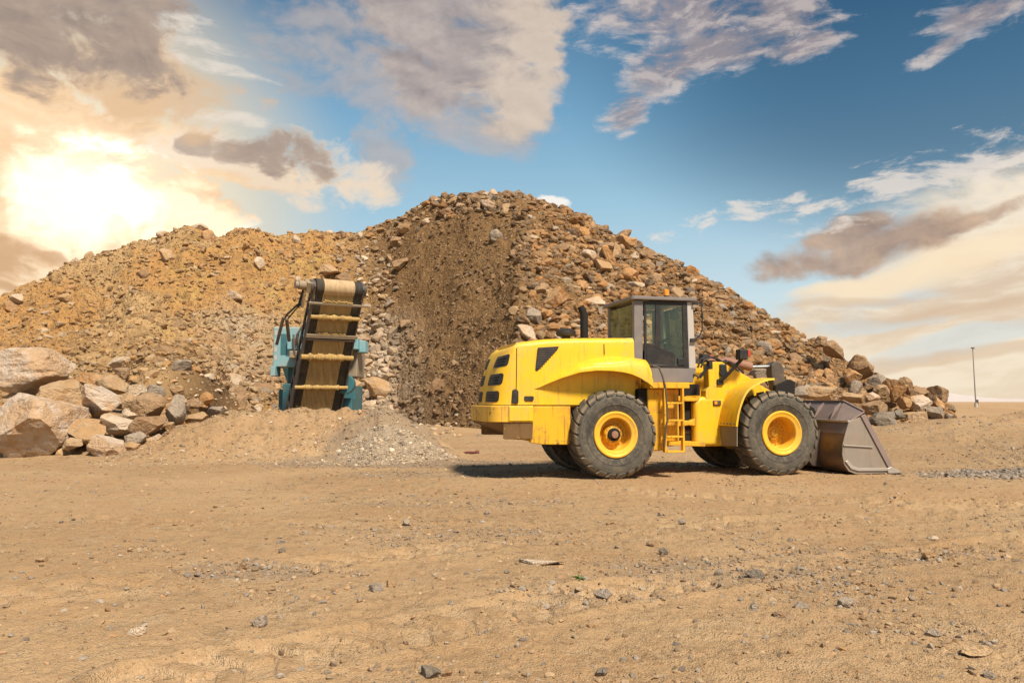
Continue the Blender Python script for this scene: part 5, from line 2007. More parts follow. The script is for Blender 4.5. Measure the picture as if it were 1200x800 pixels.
# mirrors
for sy in (-1, 1):
    a = Vector((0.37, 0.80 * sy, 3.50))
    if sy < 0:
        pts = [a, (0.46, -0.86, 3.52), (0.52, -0.90, 3.44), (0.535, -0.90, 3.2), (0.53, -0.90, 2.98), (0.49, -0.88, 2.86), (0.43, -0.85, 2.79), (0.36, -0.82, 2.76)]
        mb = MB().tube(pts, 0.013, 8)
        mb.tube([(0.535, -0.90, 3.30), (0.535, -0.90, 3.20)], 0.026, 8)
        mb.box(0.30, 0.42, -0.86, -0.79, 2.72, 2.79)
        mb.box(0.36, 0.56, -0.87, -0.83, 3.49, 3.535)
        mb.build('mirror_bracket', M_BLACK, cab)
        mb = MB().prism([(0.475, 3.06), (0.505, 3.05), (0.515, 3.44), (0.485, 3.45)], -0.99, -0.80)
        mb.build('mirror', M_BLACK, cab, bevel=0.012) if False else None
    else:
        mb = MB().tube([a, (0.55, 0.95, 3.5), (0.58, 1.02, 3.42), (0.58, 1.02, 2.95), (0.4, 0.84, 2.85)], 0.014, 8)
        mb.build('mirror_bracket', M_BLACK, cab)
        MB().prism([(0.53, 2.98), (0.575, 2.98), (0.585, 3.40), (0.545, 3.40)], 0.92, 1.14).build('mirror', M_BLACK, cab, bevel=0.02)
# an inside mirror and sun strip hanging behind the door glass
mb = MB().lathe([(0.0, -0.02), (0.10, -0.02), (0.10, 0.02), (0, 0.02)], 20, 'y', (0.05, -0.60, 3.28))
mb.tube([(0.05, -0.60, 3.30), (0.12, -0.62, 3.46)], 0.014, 6)
mb.tube([(0.08, -0.62, 3.2), (0.06, -0.66, 2.95), (0.14, -0.72, 2.76), (0.25, -0.74, 2.70)], 0.014, 8)
mb.build('inside_mirror', M_BLACK, cab)
bc = MB().lathe([(0.0, 3.65), (0.055, 3.65), (0.055, 3.70), (0.0, 3.70)], 20, 'z', (-0.10, -0.55, 0)).build('beacon', M_BLACK, cab)
MB().lathe([(0.0, 3.70), (0.052, 3.70), (0.054, 3.77), (0.046, 3.82), (0.02, 3.84), (0.0, 3.842)], 20, 'z', (-0.10, -0.55, 0)).build('beacon_lens', M_AMBER, cab)
mb = MB()
mb.tube([(0.36, -0.82, 2.05), (0.50, -0.84, 1.98), (0.66, -0.86, 2.18), (0.72, -0.86, 2.30)], 0.018, 8)
mb.tube([(0.46, -0.78, 1.96), (0.62, -0.80, 2.14), (0.70, -0.80, 2.30)], 0.018, 8)
mb.box(0.68, 0.75, -0.90, -0.76, 2.16, 2.32)
mb.build('wiper_hose', M_BLACK, loader)

# --- platform, ladder, tank
MB().box(-0.80, 0.04, -1.30, -0.72, 1.755, 1.875).build('platform', M_YELD, loader, bevel=0.012)
MB().box(-0.80, 0.04, 0.72, 1.30, 1.755, 1.875).build('platform', M_YELD, loader, bevel=0.012)
for sy in (-1, 1):
    a, b = (-1.12, -0.56) if sy < 0 else (0.56, 1.12)
    mb = MB().box(-0.78, -0.42, a, b, 0.52, 1.752)
    mb.box(-0.416, -0.09, a * 0.97, b * 0.97, 0.70, 1.752)
    mb.build('fuel_tank', M_YELD, loader, bevel=0.03)
    mb = MB().box(-0.96, -0.785, a * 0.98, b * 0.98, 0.70, 1.75)
    mb.build('gap_shade_box', M_VOID, loader, bevel=0.02)  # added black box paints the shade between tyre and tank
    yy = -1.27 if sy < 0 else 1.27
    lad = empty('ladder', (0, 0, 0), 0, loader)
    for x in (-0.495, -0.11):
        mb = MB().prism([(x - 0.02, 0.50), (x + 0.02, 0.50), (x + 0.02, 1.754), (x - 0.02, 1.754)], yy - 0.055, yy + 0.055)
        mb.build('ladder_rail', M_YELD, lad, bevel=0.006)
    for z in (1.47, 1.13, 0.81, 0.52):
        mb = MB().box(-0.474, -0.131, yy - 0.075, yy + 0.105, z - 0.022, z + 0.012)
        mb.build('step', M_YELD, lad, bevel=0.006)
    pts = [(-0.70, yy + 0.05 * -sy, 2.20), (-0.60, yy, 2.17), (-0.54, yy + 0.02 * sy, 2.02), (-0.49, yy + 0.05 * sy, 1.80), (-0.46, yy + 0.06 * sy, 1.40), (-0.45, yy + 0.07 * sy, 1.15), (-0.49, yy + 0.07 * sy, 1.02), (-0.53, yy + 0.06 * sy, 0.60)]
    MB().tube(pts, 0.018, 8).build('handrail', M_STEELD, loader)

# --- articulation joint
mb = MB().box(-0.10, 0.46, -0.46, 0.46, 0.66, 1.50)
mb.box(-0.3, 0.70, -0.40, 0.40, 1.62, 1.86)
mb.build('joint_shade_block', M_VOID, loader)  # black blocks put the shade of the joint's voids into colour
mb = MB().prism([(-0.30, 1.50), (0.55, 1.50), (0.60, 1.58), (-0.30, 1.62)], -0.62, 0.62)
mb.build('hitch_plate', M_YELD, loader, bevel=0.012)
mb = MB().prism([(-0.30, 0.60), (0.70, 0.56), (0.70, 0.66), (-0.30, 0.70)], -0.62, 0.62)
mb.build('hitch_plate', M_YELD, loader, bevel=0.012)
mb = MB().prism([(-0.10, 1.04), (0.12, 1.10), (0.40, 1.10), (0.50, 1.15), (0.5, 0.98), (0.36, 1.0), (0.1, 0.98), (-0.10, 0.94)], -0.60, 0.60)
mb.build('hitch_plate', M_YELD, loader, bevel=0.02)
for sy in (-1, 1):
    mb = MB().tube([(-0.05, 0.45 * sy, 0.86), (0.9, 0.40 * sy, 0.88)], 0.055, 12)
    mb.build('steering_cylinder', M_STEELD, loader)
mb = MB()
mb.tube([(0.15, 0, 0.55), (0.15, 0, 1.66)], 0.10, 16)
mb.build('hinge_pin', M_STEELD, loader)

# --- front frame with the loader tower
mb = MB().prism([(0.46, 0.62), (0.60, 0.56), (1.95, 0.56), (2.25, 0.75), (2.25, 1.50), (1.85, 1.78), (1.30, 1.62), (0.62, 1.60), (0.46, 1.52)], -0.62, 0.62)
ff_ = mb.build('front_frame', M_YELD, loader, bevel=0.10, seg=4)
ff_.data.materials[0] = M_YEL
for sy in (-1, 1):
    a, b = sorted((0.36 * sy, 0.615 * sy))
    mb = MB().prism([(0.72, 1.56), (0.73, 1.72), (0.80, 1.80), (0.79, 2.30), (0.84, 2.325), (1.12, 2.325), (1.22, 2.27), (1.55, 2.10), (1.95, 1.90), (2.15, 1.70), (2.15, 1.3), (1.2, 1.3)], a, b)
    mb.build('loader_tower', M_YEL, loader, bevel=0.025)
    yy = 0.622 * sy
    MB().lathe([(0.0, -0.04), (0.085, -0.04), (0.095, 0.0), (0.085, 0.03), (0.0, 0.03)], 20, 'y', (1.125, yy, 2.10)).build('work_lamp', M_BLACK, loader)
    MB().box(1.04, 1.21, yy - 0.03, yy + 0.03, 2.03, 2.28).build('lamp_housing', M_BLACK, loader, bevel=0.03)
    MB().box(0.88, 1.06, yy - 0.03, yy + 0.03, 1.41, 1.52).build('side_marker', M_STEELD, loader, bevel=0.02)
    MB().box(0.90, 0.97, yy - 0.036, yy + 0.036, 1.43, 1.50).build('marker_lens', M_AMBER, loader, bevel=0.012)
    hl = empty('headlamp', (0, 0, 0), 0, loader)
    MB().tube([(1.04, 0.63 * sy, 1.93), (1.12, 0.70 * sy, 1.99), (1.44, 0.86 * sy, 2.38)], [0.05, 0.034, 0.038], 10).build('lamp_arm', M_BLACK, hl)
    MB().box(0.98, 1.12, 0.60 * sy if sy > 0 else -0.66, 0.66 if sy > 0 else -0.60, 1.84, 1.96).build('lamp_base', M_BLACK, hl, bevel=0.012)
    MB().box(1.34, 1.53, 0.86 * sy - 0.10, 0.86 * sy + 0.10, 2.36, 2.58).build('lamp_body', M_BLACK, hl, bevel=0.025)
    MB().box(1.53, 1.60, 0.86 * sy - 0.09, 0.86 * sy + 0.09, 2.42, 2.56).build('lamp_lens', M_REDLENS, hl, bevel=0.015)
# top hoses
for k, (y0, dz) in enumerate(((-0.30, 0.0), (-0.15, 0.03), (0.12, -0.02))):
    pts = [(0.78, y0, 2.22), (0.86, y0, 2.38 + dz), (1.02, y0, 2.44 + dz), (1.2, y0 + 0.03, 2.40 + dz), (1.34, y0 + 0.05, 2.33), (1.46, y0 + 0.05, 2.36 + dz), (1.62, y0 + 0.02, 2.28), (1.78, y0, 2.10)]
    MB().tube(pts, 0.022, 8).build('hydraulic_hose', M_BLACK, loader)


# --- front fenders
FC = [(1.90, 1.935), (1.70, 1.905), (1.45, 1.80), (1.28, 1.66), (1.17, 1.46), (1.09, 1.22), (1.05, 0.99)]


def smooth_curve(pts, n=30):
    pts = [Vector((x, 0, z)) for x, z in pts]
    out = []
    m = len(pts)
    for i in range(n + 1):
        t = i / n * (m - 1)
        k = min(int(t), m - 2)
        f = t - k
        p0, p1, p2, p3 = pts[max(k - 1, 0)], pts[k], pts[k + 1], pts[min(k + 2, m - 1)]
        out.append(0.5 * (2 * p1 + (p2 - p0) * f + (2 * p0 - 5 * p1 + 4 * p2 - p3) * f * f + (3 * p1 - p0 - 3 * p2 + p3) * f ** 3))
    return [(p.x, p.z) for p in out]


fc = smooth_curve(FC)
for sy in (-1, 1):
    mb = MB()
    n = len(fc)
    v = []
    for (x, z), (x2, z2) in zip(fc, fc[1:] + [(fc[-1][0] - 0.01, fc[-1][1] - 0.05)]):
        d = Vector((x2 - x, 0, z2 - z)).normalized()
        nr = Vector((d.z, 0, -d.x))
        if nr.x > 0:
            nr = -nr
        i = len(v) // 4
        inner_y = 0.60 + 0.22 * max(0, 1 - i / 9)
        for off, y in ((0, 1.34), (0.035, 1.33), (0.035 + 0.02, inner_y), (0.0, inner_y)):
            p = Vector((x, y * sy, z)) + nr * off
            v.append(p)
    f = []
    for i in range(n - 1):
        for j in range(4):
            f.append((i * 4 + j, i * 4 + (j + 1) % 4, (i + 1) * 4 + (j + 1) % 4, (i + 1) * 4 + j))
    f += [(0, 1, 2, 3), ((n - 1) * 4 + 3, (n - 1) * 4 + 2, (n - 1) * 4 + 1, (n - 1) * 4)]
    mb.add(v, f)
    fe = mb.build('front_fender', M_YEL, loader, angle=40)
    bo = MB()
    for k in range(5):
        y = (0.72 + k * 0.135) * sy
        bo.tube([(1.03, y, 1.045), (0.995, y, 1.045)], 0.017, 8)
    bo.build('fender_bolts', M_STEELD, fe)
    MB().add([(x, y * sy, z) for x in (1.035, 1.055) for y, z in ((0.63, 0.985), (1.33, 0.985), (1.31, 0.60), (0.66, 0.58))],
             [(0, 1, 2, 3), (7, 6, 5, 4), (0, 4, 5, 1), (1, 5, 6, 2), (2, 6, 7, 3), (3, 7, 4, 0)]).build('mudflap', M_FLAP, loader)

# --- lift arms, cylinders and linkage
for sy in (-1, 1):
    a, b = sorted((0.40 * sy, 0.54 * sy))
    mb = MB().prism([(1.20, 1.95), (1.32, 2.08), (1.62, 2.06), (2.30, 1.72), (2.85, 1.32), (3.25, 0.80), (3.42, 0.50), (3.40, 0.28), (3.22, 0.26), (3.05, 0.42), (2.70, 0.92), (2.35, 1.26), (2.0, 1.46), (1.5, 1.72)], a * 0.98, b * 0.98)
    mb.build('lift_arm', M_YELD, loader, bevel=0.02)
    mb = MB().tube([(1.45, 0.30 * sy, 1.45), (2.0, 0.30 * sy, 1.30)], 0.075, 14)
    mb.tube([(2.0, 0.30 * sy, 1.30), (2.75, 0.30 * sy, 1.08)], 0.042, 12)
    mb.build('lift_cylinder', M_STEELD, loader)
MB().tube([(1.05, 0, 2.36), (1.45, 0, 2.37), (1.50, 0, 2.37), (2.12, 0, 2.26)], [0.07, 0.07, 0.10, 0.10], 14).build('tilt_cylinder', M_ARM, loader)
MB().tube([(2.10, 0, 2.248), (2.66, 0, 2.27)], 0.042, 12).build('cylinder_rod', M_CHROME, loader)
mb = MB().prism([(2.56, 2.30), (2.66, 2.38), (2.80, 2.36), (2.88, 2.22), (2.86, 2.05), (3.05, 1.75), (3.10, 1.30), (2.96, 1.10), (2.80, 1.30), (2.62, 1.80), (2.55, 2.1)], -0.12, 0.12)
mb.build('bell_crank', M_STEELD, loader, bevel=0.03)
MB().prism([(2.50, 1.66), (2.98, 1.62), (3.00, 1.92), (2.88, 1.98), (2.52, 1.84)], -0.34, -0.22).build('crank_guard', M_VOID, loader, bevel=0.015)
MB().prism([(2.92, 1.22), (3.02, 1.12), (3.52, 0.86), (3.52, 0.98), (3.1, 1.26)], -0.08, 0.08).build('tilt_link', M_STEELD, loader, bevel=0.015)
MB().tube([(2.45, -0.42, 1.50), (2.45, 0.42, 1.50)], 0.14, 16).build('cross_tube', M_YELD, loader)

# --- bucket
bucket = empty('bucket', (0, 0, 0), 0, loader)
SH = smooth_curve([(3.52, 1.08), (3.43, 0.86), (3.36, 0.62), (3.34, 0.42), (3.38, 0.22), (3.48, 0.08), (3.64, 0.02), (4.42, 0.012)], 32)


def shell(pts, y0, y1, t):
    mb = MB()
    n = len(pts)
    nn = []
    for i in range(n):
        a, b = pts[max(i - 1, 0)], pts[min(i + 1, n - 1)]
        d = Vector((b[0] - a[0], 0, b[1] - a[1])).normalized()
        nn.append((d.z * -1, d.x))
    inner = [(p[0] + q[0] * t, p[1] + q[1] * t) for p, q in zip(pts, nn)]
    v = [(x, y, z) for y in (y0, y1) for x, z in pts] + [(x, y, z) for y in (y0, y1) for x, z in inner]
    f = []
    for i in range(n - 1):
        f.append((i, i + 1, n + i + 1, n + i))
        f.append((2 * n + i, 3 * n + i, 3 * n + i + 1, 2 * n + i + 1))
        f.append((i, 2 * n + i, 2 * n + i + 1, i + 1))
        f.append((n + i, n + i + 1, 3 * n + i + 1, 3 * n + i))
    f += [(0, n, 3 * n, 2 * n), (n - 1, 3 * n - 1, 4 * n - 1, 2 * n - 1)]
    return mb.add(v, f)


top = [p for p in SH if p[1] >= 0.80]
low = [top[-1]] + [p for p in SH if p[1] < 0.80]
shell(low, -1.43, 1.43, 0.03).build('bucket_back', M_BUCKR, bucket, angle=50)
shell([(x - 0.004, z) for x, z in top], -1.43, 1.43, 0.034).build('upper_back', M_BUCKG, bucket, angle=50)
sp = [(3.50, 1.085), (3.82, 1.19), (4.47, 0.012), (3.62, 0.012), (3.46, 0.07), (3.36, 0.21), (3.32, 0.42), (3.34, 0.64), (3.42, 0.88)]
for sy in (-1, 1):
    a, b = sorted((1.432 * sy, 1.462 * sy))
    plt = MB().prism(sp, a, b).build('side_plate', M_BUCKET, bucket, bevel=0.006)
    o_ = 1.477 * sy
    mb = MB().obox((3.83, o_, 1.24), (4.42, o_, 0.13), 0.03, 0.11, (0, 1, 0)) if False else MB()
    # front wear strip
    mb.prism([(3.765, 1.20), (3.87, 1.235), (4.52, 0.10), (4.42, 0.05)], o_ - 0.014, o_ + 0.016)
    mb.build('wear_strip', M_BUCKG, plt, bevel=0.006)
    mb = MB()
    mb.prism([(3.37, 0.27), (3.43, 0.30), (3.54, 0.185), (3.68, 0.135), (4.36, 0.125), (4.38, 0.065), (3.66, 0.075), (3.50, 0.12)], o_ - 0.014, o_ + 0.012)
    mb.prism([(3.345, 0.615), (4.02, 0.57), (4.03, 0.545), (3.345, 0.59)], o_ - 0.014, o_ + 0.006)
    mb.build('weld_rib', M_EDGE, plt, bevel=0.006)
    a, b = sorted((1.40 * sy, 1.50 * sy))
    MB().prism([(4.36, 0.01), (4.34, 0.12), (4.44, 0.15), (4.62, 0.07), (4.66, 0.035), (4.62, 0.008)], a, b).build('corner_tooth', M_EDGE, bucket, bevel=0.015)
MB().prism([(4.30, 0.008), (4.30, 0.045), (4.56, 0.03), (4.58, 0.008)], -1.40, 1.40).build('cutting_edge', M_EDGE, bucket, bevel=0.004)
# spill guard above the back
G = dict(a=(3.50, -1.455, 1.085), b=(3.86, -1.455, 1.285), c=(3.78, -0.90, 1.50), d=(3.50, -1.0, 1.085))
mb = MB()
pts = [G['a'], G['b'], G['c'], (G['c'][0], 0.90, 1.50), (3.86, 1.455, 1.285), (3.50, 1.455, 1.085), (3.50, 1.0, 1.085), G['d']]
v = pts + [(x + 0.03, y, z - 0.012) for x, y, z in pts]
fc_ = [(0, 1, 2, 7), (7, 2, 3, 6), (6, 3, 4, 5)]
f = fc_ + [tuple(i + 8 for i in reversed(q)) for q in fc_]
ring = [0, 1, 2, 3, 4, 5, 6, 7]
f += [(ring[i], ring[i] + 8, ring[(i + 1) % 8] + 8, ring[(i + 1) % 8]) for i in range(8)]
mb.add(v, f).build('spill_guard', M_BUCKG, bucket, bevel=0.006, smooth=False)
mb = MB().obox((3.495, -1.46, 1.09), (3.495, 1.46, 1.09), 0.05, 0.045)
mb.build('back_rail', M_EDGE, bucket, bevel=0.008)
mb = MB()
mb.obox(Vector(G['b']) + Vector((0, 0, 0.01)), Vector(G['c']) + Vector((0, 0, 0.01)), 0.05, 0.03)
mb.obox(Vector(G['c']) + Vector((0, 0, 0.01)), (3.78, 0.9, 1.51), 0.05, 0.03)
mb.obox((3.78, 0.9, 1.51), (3.86, 1.455, 1.295), 0.05, 0.03)
mb.build('guard_rim', M_BUCKG, bucket, bevel=0.006)
for y in (-0.85, -0.25, 0.25, 0.85):
    MB().prism([(3.47, 1.10), (3.78, 1.46), (3.74, 1.47), (3.60, 1.38)], y - 0.015, y + 0.015).build('gusset', M_BUCKG, bucket)
for sy in (-1, 1):
    for y in (0.36 * sy, 0.58 * sy):
        MB().prism([(3.12, 0.22), (3.20, 0.12), (3.42, 0.10), (3.40, 0.9), (3.30, 0.75), (3.15, 0.42)], y - 0.02, y + 0.02).build('hinge_bracket', M_STEELD, bucket, bevel=0.006)
MB().prism([(3.30, 1.10), (3.52, 1.02), (3.62, 1.16), (3.50, 1.36), (3.40, 1.40)], -0.24, -0.14).build('link_bracket', M_VOID, bucket, bevel=0.01)
MB().prism([(3.30, 1.10), (3.52, 1.02), (3.62, 1.16), (3.50, 1.36), (3.40, 1.40)], 0.14, 0.24).build('link_bracket', M_VOID, bucket, bevel=0.01)
# ------------------------------------------------------------------ the crusher behind the berm
M_BLUE = mat_paint('pale_blue_paint', (0.20, 0.38, 0.42), dirt=(0.42, 0.33, 0.22), dirt_amt=0.55, rough=0.5, chips=0.25)
M_TEAL = mat_paint('dark_teal_paint', (0.035, 0.13, 0.15), dirt=(0.26, 0.20, 0.13), dirt_amt=0.45, rough=0.55, chips=0.2)
M_FRAME = mat_paint('dusty_frame_steel', (0.27, 0.215, 0.15), dirt=(0.42, 0.275, 0.12), dirt_amt=0.7, rough=0.6, chips=0.3)
M_RUB = mat_paint('black_belt_rubber', (0.030, 0.027, 0.024), dirt=(0.20, 0.145, 0.07), dirt_amt=0.5, rough=0.75, streak=0.3)
M_DUST = mat_paint('dust_caked_bar', (0.44, 0.29, 0.105), dirt=(0.18, 0.115, 0.05), dirt_amt=0.8, rough=0.9, chips=0.25, chip_c=(0.12, 0.08, 0.05))


def mat_belt(name, c1, c2):
    m, nt, b = new_mat(name)
    x, y, z = sep(coords('Object'))
    st = vnoise(vcomb(x * 30, y * 1.2, z * 1.2), 1.0, 4, 0.6)
    n = vnoise(coords('Object'), 9, 5, 0.6)
    c = cmix(vstep(0.3, 0.72, st), c1, c2)
    c = cmix(vstep(0.45, 0.8, n) * 0.4, c, (0.16, 0.11, 0.055))
    V.nt.links.new(c, b.inputs['Base Color'])
    b.inputs['Roughness'].default_value = 0.85
    return m


M_BELT = mat_belt('dust_worn_belt', (0.25, 0.17, 0.07), (0.40, 0.275, 0.115))
M_DRUMB = mat_belt('dust_worn_drum', (0.40, 0.27, 0.14), (0.50, 0.36, 0.21))

H_ = Vector(at(398, 341, 23.3))          # head drum centre
F_ = Vector(at(368, 492, 25.0))          # where the conveyor meets the machine
ax = (H_ - F_).normalized()
side = Vector((-ax.y, ax.x, 0)).normalized()       # level, square to the belt
if side.x < 0:
    side = -side
nrm = side.cross(ax).normalized()        # towards the viewer
if nrm.y > 0:
    nrm = -nrm
Lc = (H_ - F_).length
crusher = empty('crusher', (F_.x, F_.y + 3, 0.0))
tag(crusher, 'pale blue tracked rock crusher with its conveyor raised behind the earth berm', 'rock crusher')
OFF = Vector(crusher.location)


def cw_(t, s, n):
    """Point on the conveyor: t along (m from the foot), s across, n off its face towards the viewer; crusher-local."""
    return F_ + ax * t + side * s + nrm * n - OFF


conv = empty('conveyor', (0, 0, 0), 0, crusher)


def cbox(mb, t0, t1, s0, s1, n0, n1, s0b=None, s1b=None):
    s0b = s0 if s0b is None else s0b
    s1b = s1 if s1b is None else s1b
    v = [cw_(t0, s0, n0), cw_(t0, s1, n0), cw_(t0, s1, n1), cw_(t0, s0, n1), cw_(t1, s0b, n0), cw_(t1, s1b, n0), cw_(t1, s1b, n1), cw_(t1, s0b, n1)]
    return mb.add(v, [(0, 1, 2, 3), (7, 6, 5, 4), (0, 4, 5, 1), (1, 5, 6, 2), (2, 6, 7, 3), (3, 7, 4, 0)])


# return belt seen from below: rubber with a dust-worn middle
belt = cbox(MB(), -0.4, Lc, -0.76, 0.76, -0.02, 0.0, -0.69, 0.69).build('belt', M_RUB, conv)
cbox(MB(), -0.4, Lc - 0.05, -0.45, 0.43, -0.015, 0.006, -0.43, 0.41).build('belt_wear_strip', M_BELT, belt) if False else None
# carrying belt, troughed, behind
tr = MB()
for s0, s1, n0, n1 in ((-0.55, -0.25, -0.30, -0.42), (-0.25, 0.25, -0.42, -0.42), (0.25, 0.55, -0.42, -0.30)):
    v = []
    for t in (-0.4, Lc):
        v += [cw_(t, s0, n0), cw_(t, s1, n1), cw_(t, s1, n1 - 0.015), cw_(t, s0, n0 - 0.015)]
    tr.add(v, [(0, 1, 2, 3), (7, 6, 5, 4), (0, 4, 5, 1), (1, 5, 6, 2), (2, 6, 7, 3), (3, 7, 4, 0)])
tr.build('carrying_belt', M_RUB, conv)
mid = cbox(MB(), -0.4, Lc - 0.12, -0.52, 0.50, 0.002, 0.010, -0.47, 0.45)
mid.build('belt_middle', M_BELT, conv)
for s in (-1, 1):
    mb = MB()
    cbox(mb, -0.5, Lc - 0.25, 0.80 * s - 0.022, 0.80 * s + 0.022, -0.16, 0.05, 0.72 * s - 0.022, 0.72 * s + 0.022)
    mb.build('conveyor_rail', M_STEELD, conv, bevel=0.01)
    mb = MB()
    for k in range(9):
        t = -0.3 + k * (Lc - 0.2) / 9
        w = 0.74 - 0.08 * (t / Lc)
        mb.obox(cw_(t, w * s, -0.30), cw_(t + 0.25, w * s, -0.50), 0.04, 0.04)
    mb.obox(cw_(-0.4, 0.74 * s, -0.52), cw_(Lc - 0.2, 0.66 * s, -0.52), 0.06, 0.06)
    mb.build('side_truss', M_STEELD, conv)
# drum
dr = empty('head_drum', (0, 0, 0), 0, conv)


def roll(mb, t, s0, s1, n, r, seg=28):
    return mb.tube([cw_(t, s0, n), cw_(t, s1, n)], r, seg)


roll(MB(), Lc, -0.69, 0.69, -0.20, 0.245).build('head_drum', M_RUB, conv, angle=50)
roll(MB(), Lc, -0.47, 0.45, -0.20, 0.253).build('drum_belt', M_DRUMB, conv, angle=50)
bpy.data.objects.remove(dr)
for s in (-1, 1):
    mb = MB()
    roll(mb, Lc, 0.70 * s, 0.84 * s, -0.20, 0.20, 20)
    cbox(mb, Lc - 0.34, Lc + 0.10, 0.74 * s - 0.03, 0.74 * s + 0.03, -0.36, 0.02)
    mb.build('drum_bearing', M_STEELD, conv, bevel=0.01)
mb = MB()
roll(mb, Lc + 0.02, -1.16, -0.84, -0.20, 0.13, 18)
roll(mb, Lc + 0.02, -1.26, -1.16, -0.20, 0.10, 18)
cbox(mb, Lc - 0.14, Lc + 0.16, -0.96, -0.80, -0.38, -0.04)
mb.build('drum_motor', M_FRAME, conv, bevel=0.01)
mb = MB()
cbox(mb, Lc - 0.62, Lc - 0.18, -1.0, -0.94, -0.26, -0.06)
mb.build('motor_arm', M_FRAME, conv)
# cross bars and dusty rollers in front of the return belt
for t, s0, s1, w, m_ in ((Lc - 0.40, -0.86, 0.94, 0.05, M_FRAME), (Lc - 0.82, -0.74, 0.74, 0.10, M_DUST), (Lc - 1.42, -0.76, 0.80, 0.10, M_FRAME), (Lc - 1.53, -0.74, 0.76, 0.045, M_STEELD),
                         (Lc - 2.10, -0.80, 0.80, 0.13, M_DUST), (Lc - 3.10, -0.82, 0.82, 0.09, M_DUST)):
    mb = MB()
    if m_ is M_DUST:
        rg = random.Random(int(t * 50))
        pts = [cw_(t, s0 + (s1 - s0) * i / 70, 0.07) for i in range(71)]
        mb.tube(pts, [w * (0.52 + (0.30 * rg.random() + 0.25 * math.sin(i * 0.23 + t) ** 2 if 10 <= i <= 58 else 0.08)) for i in range(71)], 10)
    else:
        cbox(mb, t - w / 2, t + w / 2, s0, s1, 0.03, 0.10)
    mb.build('roller' if m_ is M_DUST else 'cross_bar', m_, conv, bevel=0.0)
# dust crust lying on the bars
for t, n_ in ((Lc - 0.36, 22), (Lc - 1.38, 26)):
    mb = MB()
    rg = random.Random(int(t * 100))
    for k in range(n_):
        s = -0.45 + 0.9 * k / n_ + rg.uniform(-0.01, 0.01)
        h = rg.uniform(0.02, 0.075)
        cbox(mb, t, t + h, s, s + 0.05, 0.03, 0.085)
    mb.build('dust_crust', M_DUST, conv)
# hanging hoses and a strut left of the conveyor
mb = MB().tube([cw_(Lc - 0.1, -1.0, -0.2), cw_(Lc - 0.55, -1.05, -0.2), cw_(Lc - 0.9, -1.3, -0.25), cw_(Lc - 1.2, -1.42, -0.3), cw_(Lc - 1.7, -1.42, -0.4)], 0.03, 8)
mb.tube([cw_(Lc - 0.4, -0.9, -0.2), cw_(Lc - 0.8, -1.15, -0.2), cw_(Lc - 1.1, -1.30, -0.25)], 0.022, 8)
mb.build('hydraulic_hose', M_BLACK, crusher)
mb = MB().tube([cw_(Lc - 1.05, -1.32, -0.2), cw_(Lc - 1.75, -1.12, -0.25)], 0.05, 10)
mb.tube([cw_(Lc - 1.0, -1.42, -0.2), cw_(Lc - 1.9, -1.45, -0.3)], 0.045, 10)
mb.build('lift_strut', M_STEELD, crusher)


def bl(px, py, d):
    return Vector(at(px, py, d)) - OFF


def wbox(mb, x0, x1, y0, y1, z0, z1):
    return mb.box(x0 - OFF.x, x1 - OFF.x, y0 - OFF.y, y1 - OFF.y, z0, z1)


# body behind the conveyor
d0 = 25.4
xa, xb = at(320, 400, d0)[0], at(350, 400, d0)[0]
zt_, zb_ = at(330, 383, d0)[2], at(330, 430, d0)[2]
mb = wbox(MB(), xa, xb, d0, d0 + 1.6, zb_, zt_)
eng = mb.build('engine_box', M_BLUE, crusher, bevel=0.04)
mb = MB()
for k in range(4):
    z = zb_ + 0.22 + k * 0.26
    wbox(mb, xa + 0.05, xa + 0.13, d0 - 0.006, d0 + 0.02, z, z + 0.15)
mb.build('panel_slot', M_LGREY, eng)
mb = wbox(MB(), xa + 0.24, xa + 0.44, d0 - 0.006, d0 + 0.02, zb_ + 0.38, zt_ - 0.22)
mb.build('panel_recess', M_TEAL, eng)
mb = wbox(MB(), xa - 0.04, xa + 0.12, d0 - 0.1, d0 + 0.5, zb_ - 0.28, zb_ + 0.02)
mb.build('engine_foot', M_BLUE, crusher, bevel=0.02)
# blue cross beam behind the belt, and the side beams
x2, x3 = at(336, 400, 25.2)[0], at(419, 400, 25.2)[0]
mb = wbox(MB(), x2, x3, 25.25, 25.7, at(340, 409, 25.2)[2], at(340, 396, 25.2)[2])
mb.build('cross_beam', M_BLUE, crusher, bevel=0.02)
mb = wbox(MB(), x2 + 0.1, x2 + 0.75, 25.1, 25.4, at(340, 420, 25.2)[2], at(340, 411, 25.2)[2])
mb.build('gear_housing', M_FRAME, crusher, bevel=0.04)
mb = MB()
xl, xr = at(334, 450, 25.3)[0], at(412, 450, 25.3)[0]
wbox(mb, xl, xr, 25.9, 27.2, 0.75, 2.0)
wbox(mb, xl - 0.75, xr - 0.75, 27.2, 30.5, 0.75, 1.9)
mb.build('chassis', M_TEAL, crusher, bevel=0.05)
mb = MB()
wbox(mb, xl - 0.08, xl + 0.42, 25.3, 25.9, 0.6, 2.05)
mb.build('chassis_end', M_TEAL, crusher, bevel=0.03)
mb = wbox(MB(), xr - 0.32, xr + 0.02, 25.3, 25.9, 0.6, 1.6)
mb.build('chassis_end', M_TEAL, crusher, bevel=0.03)
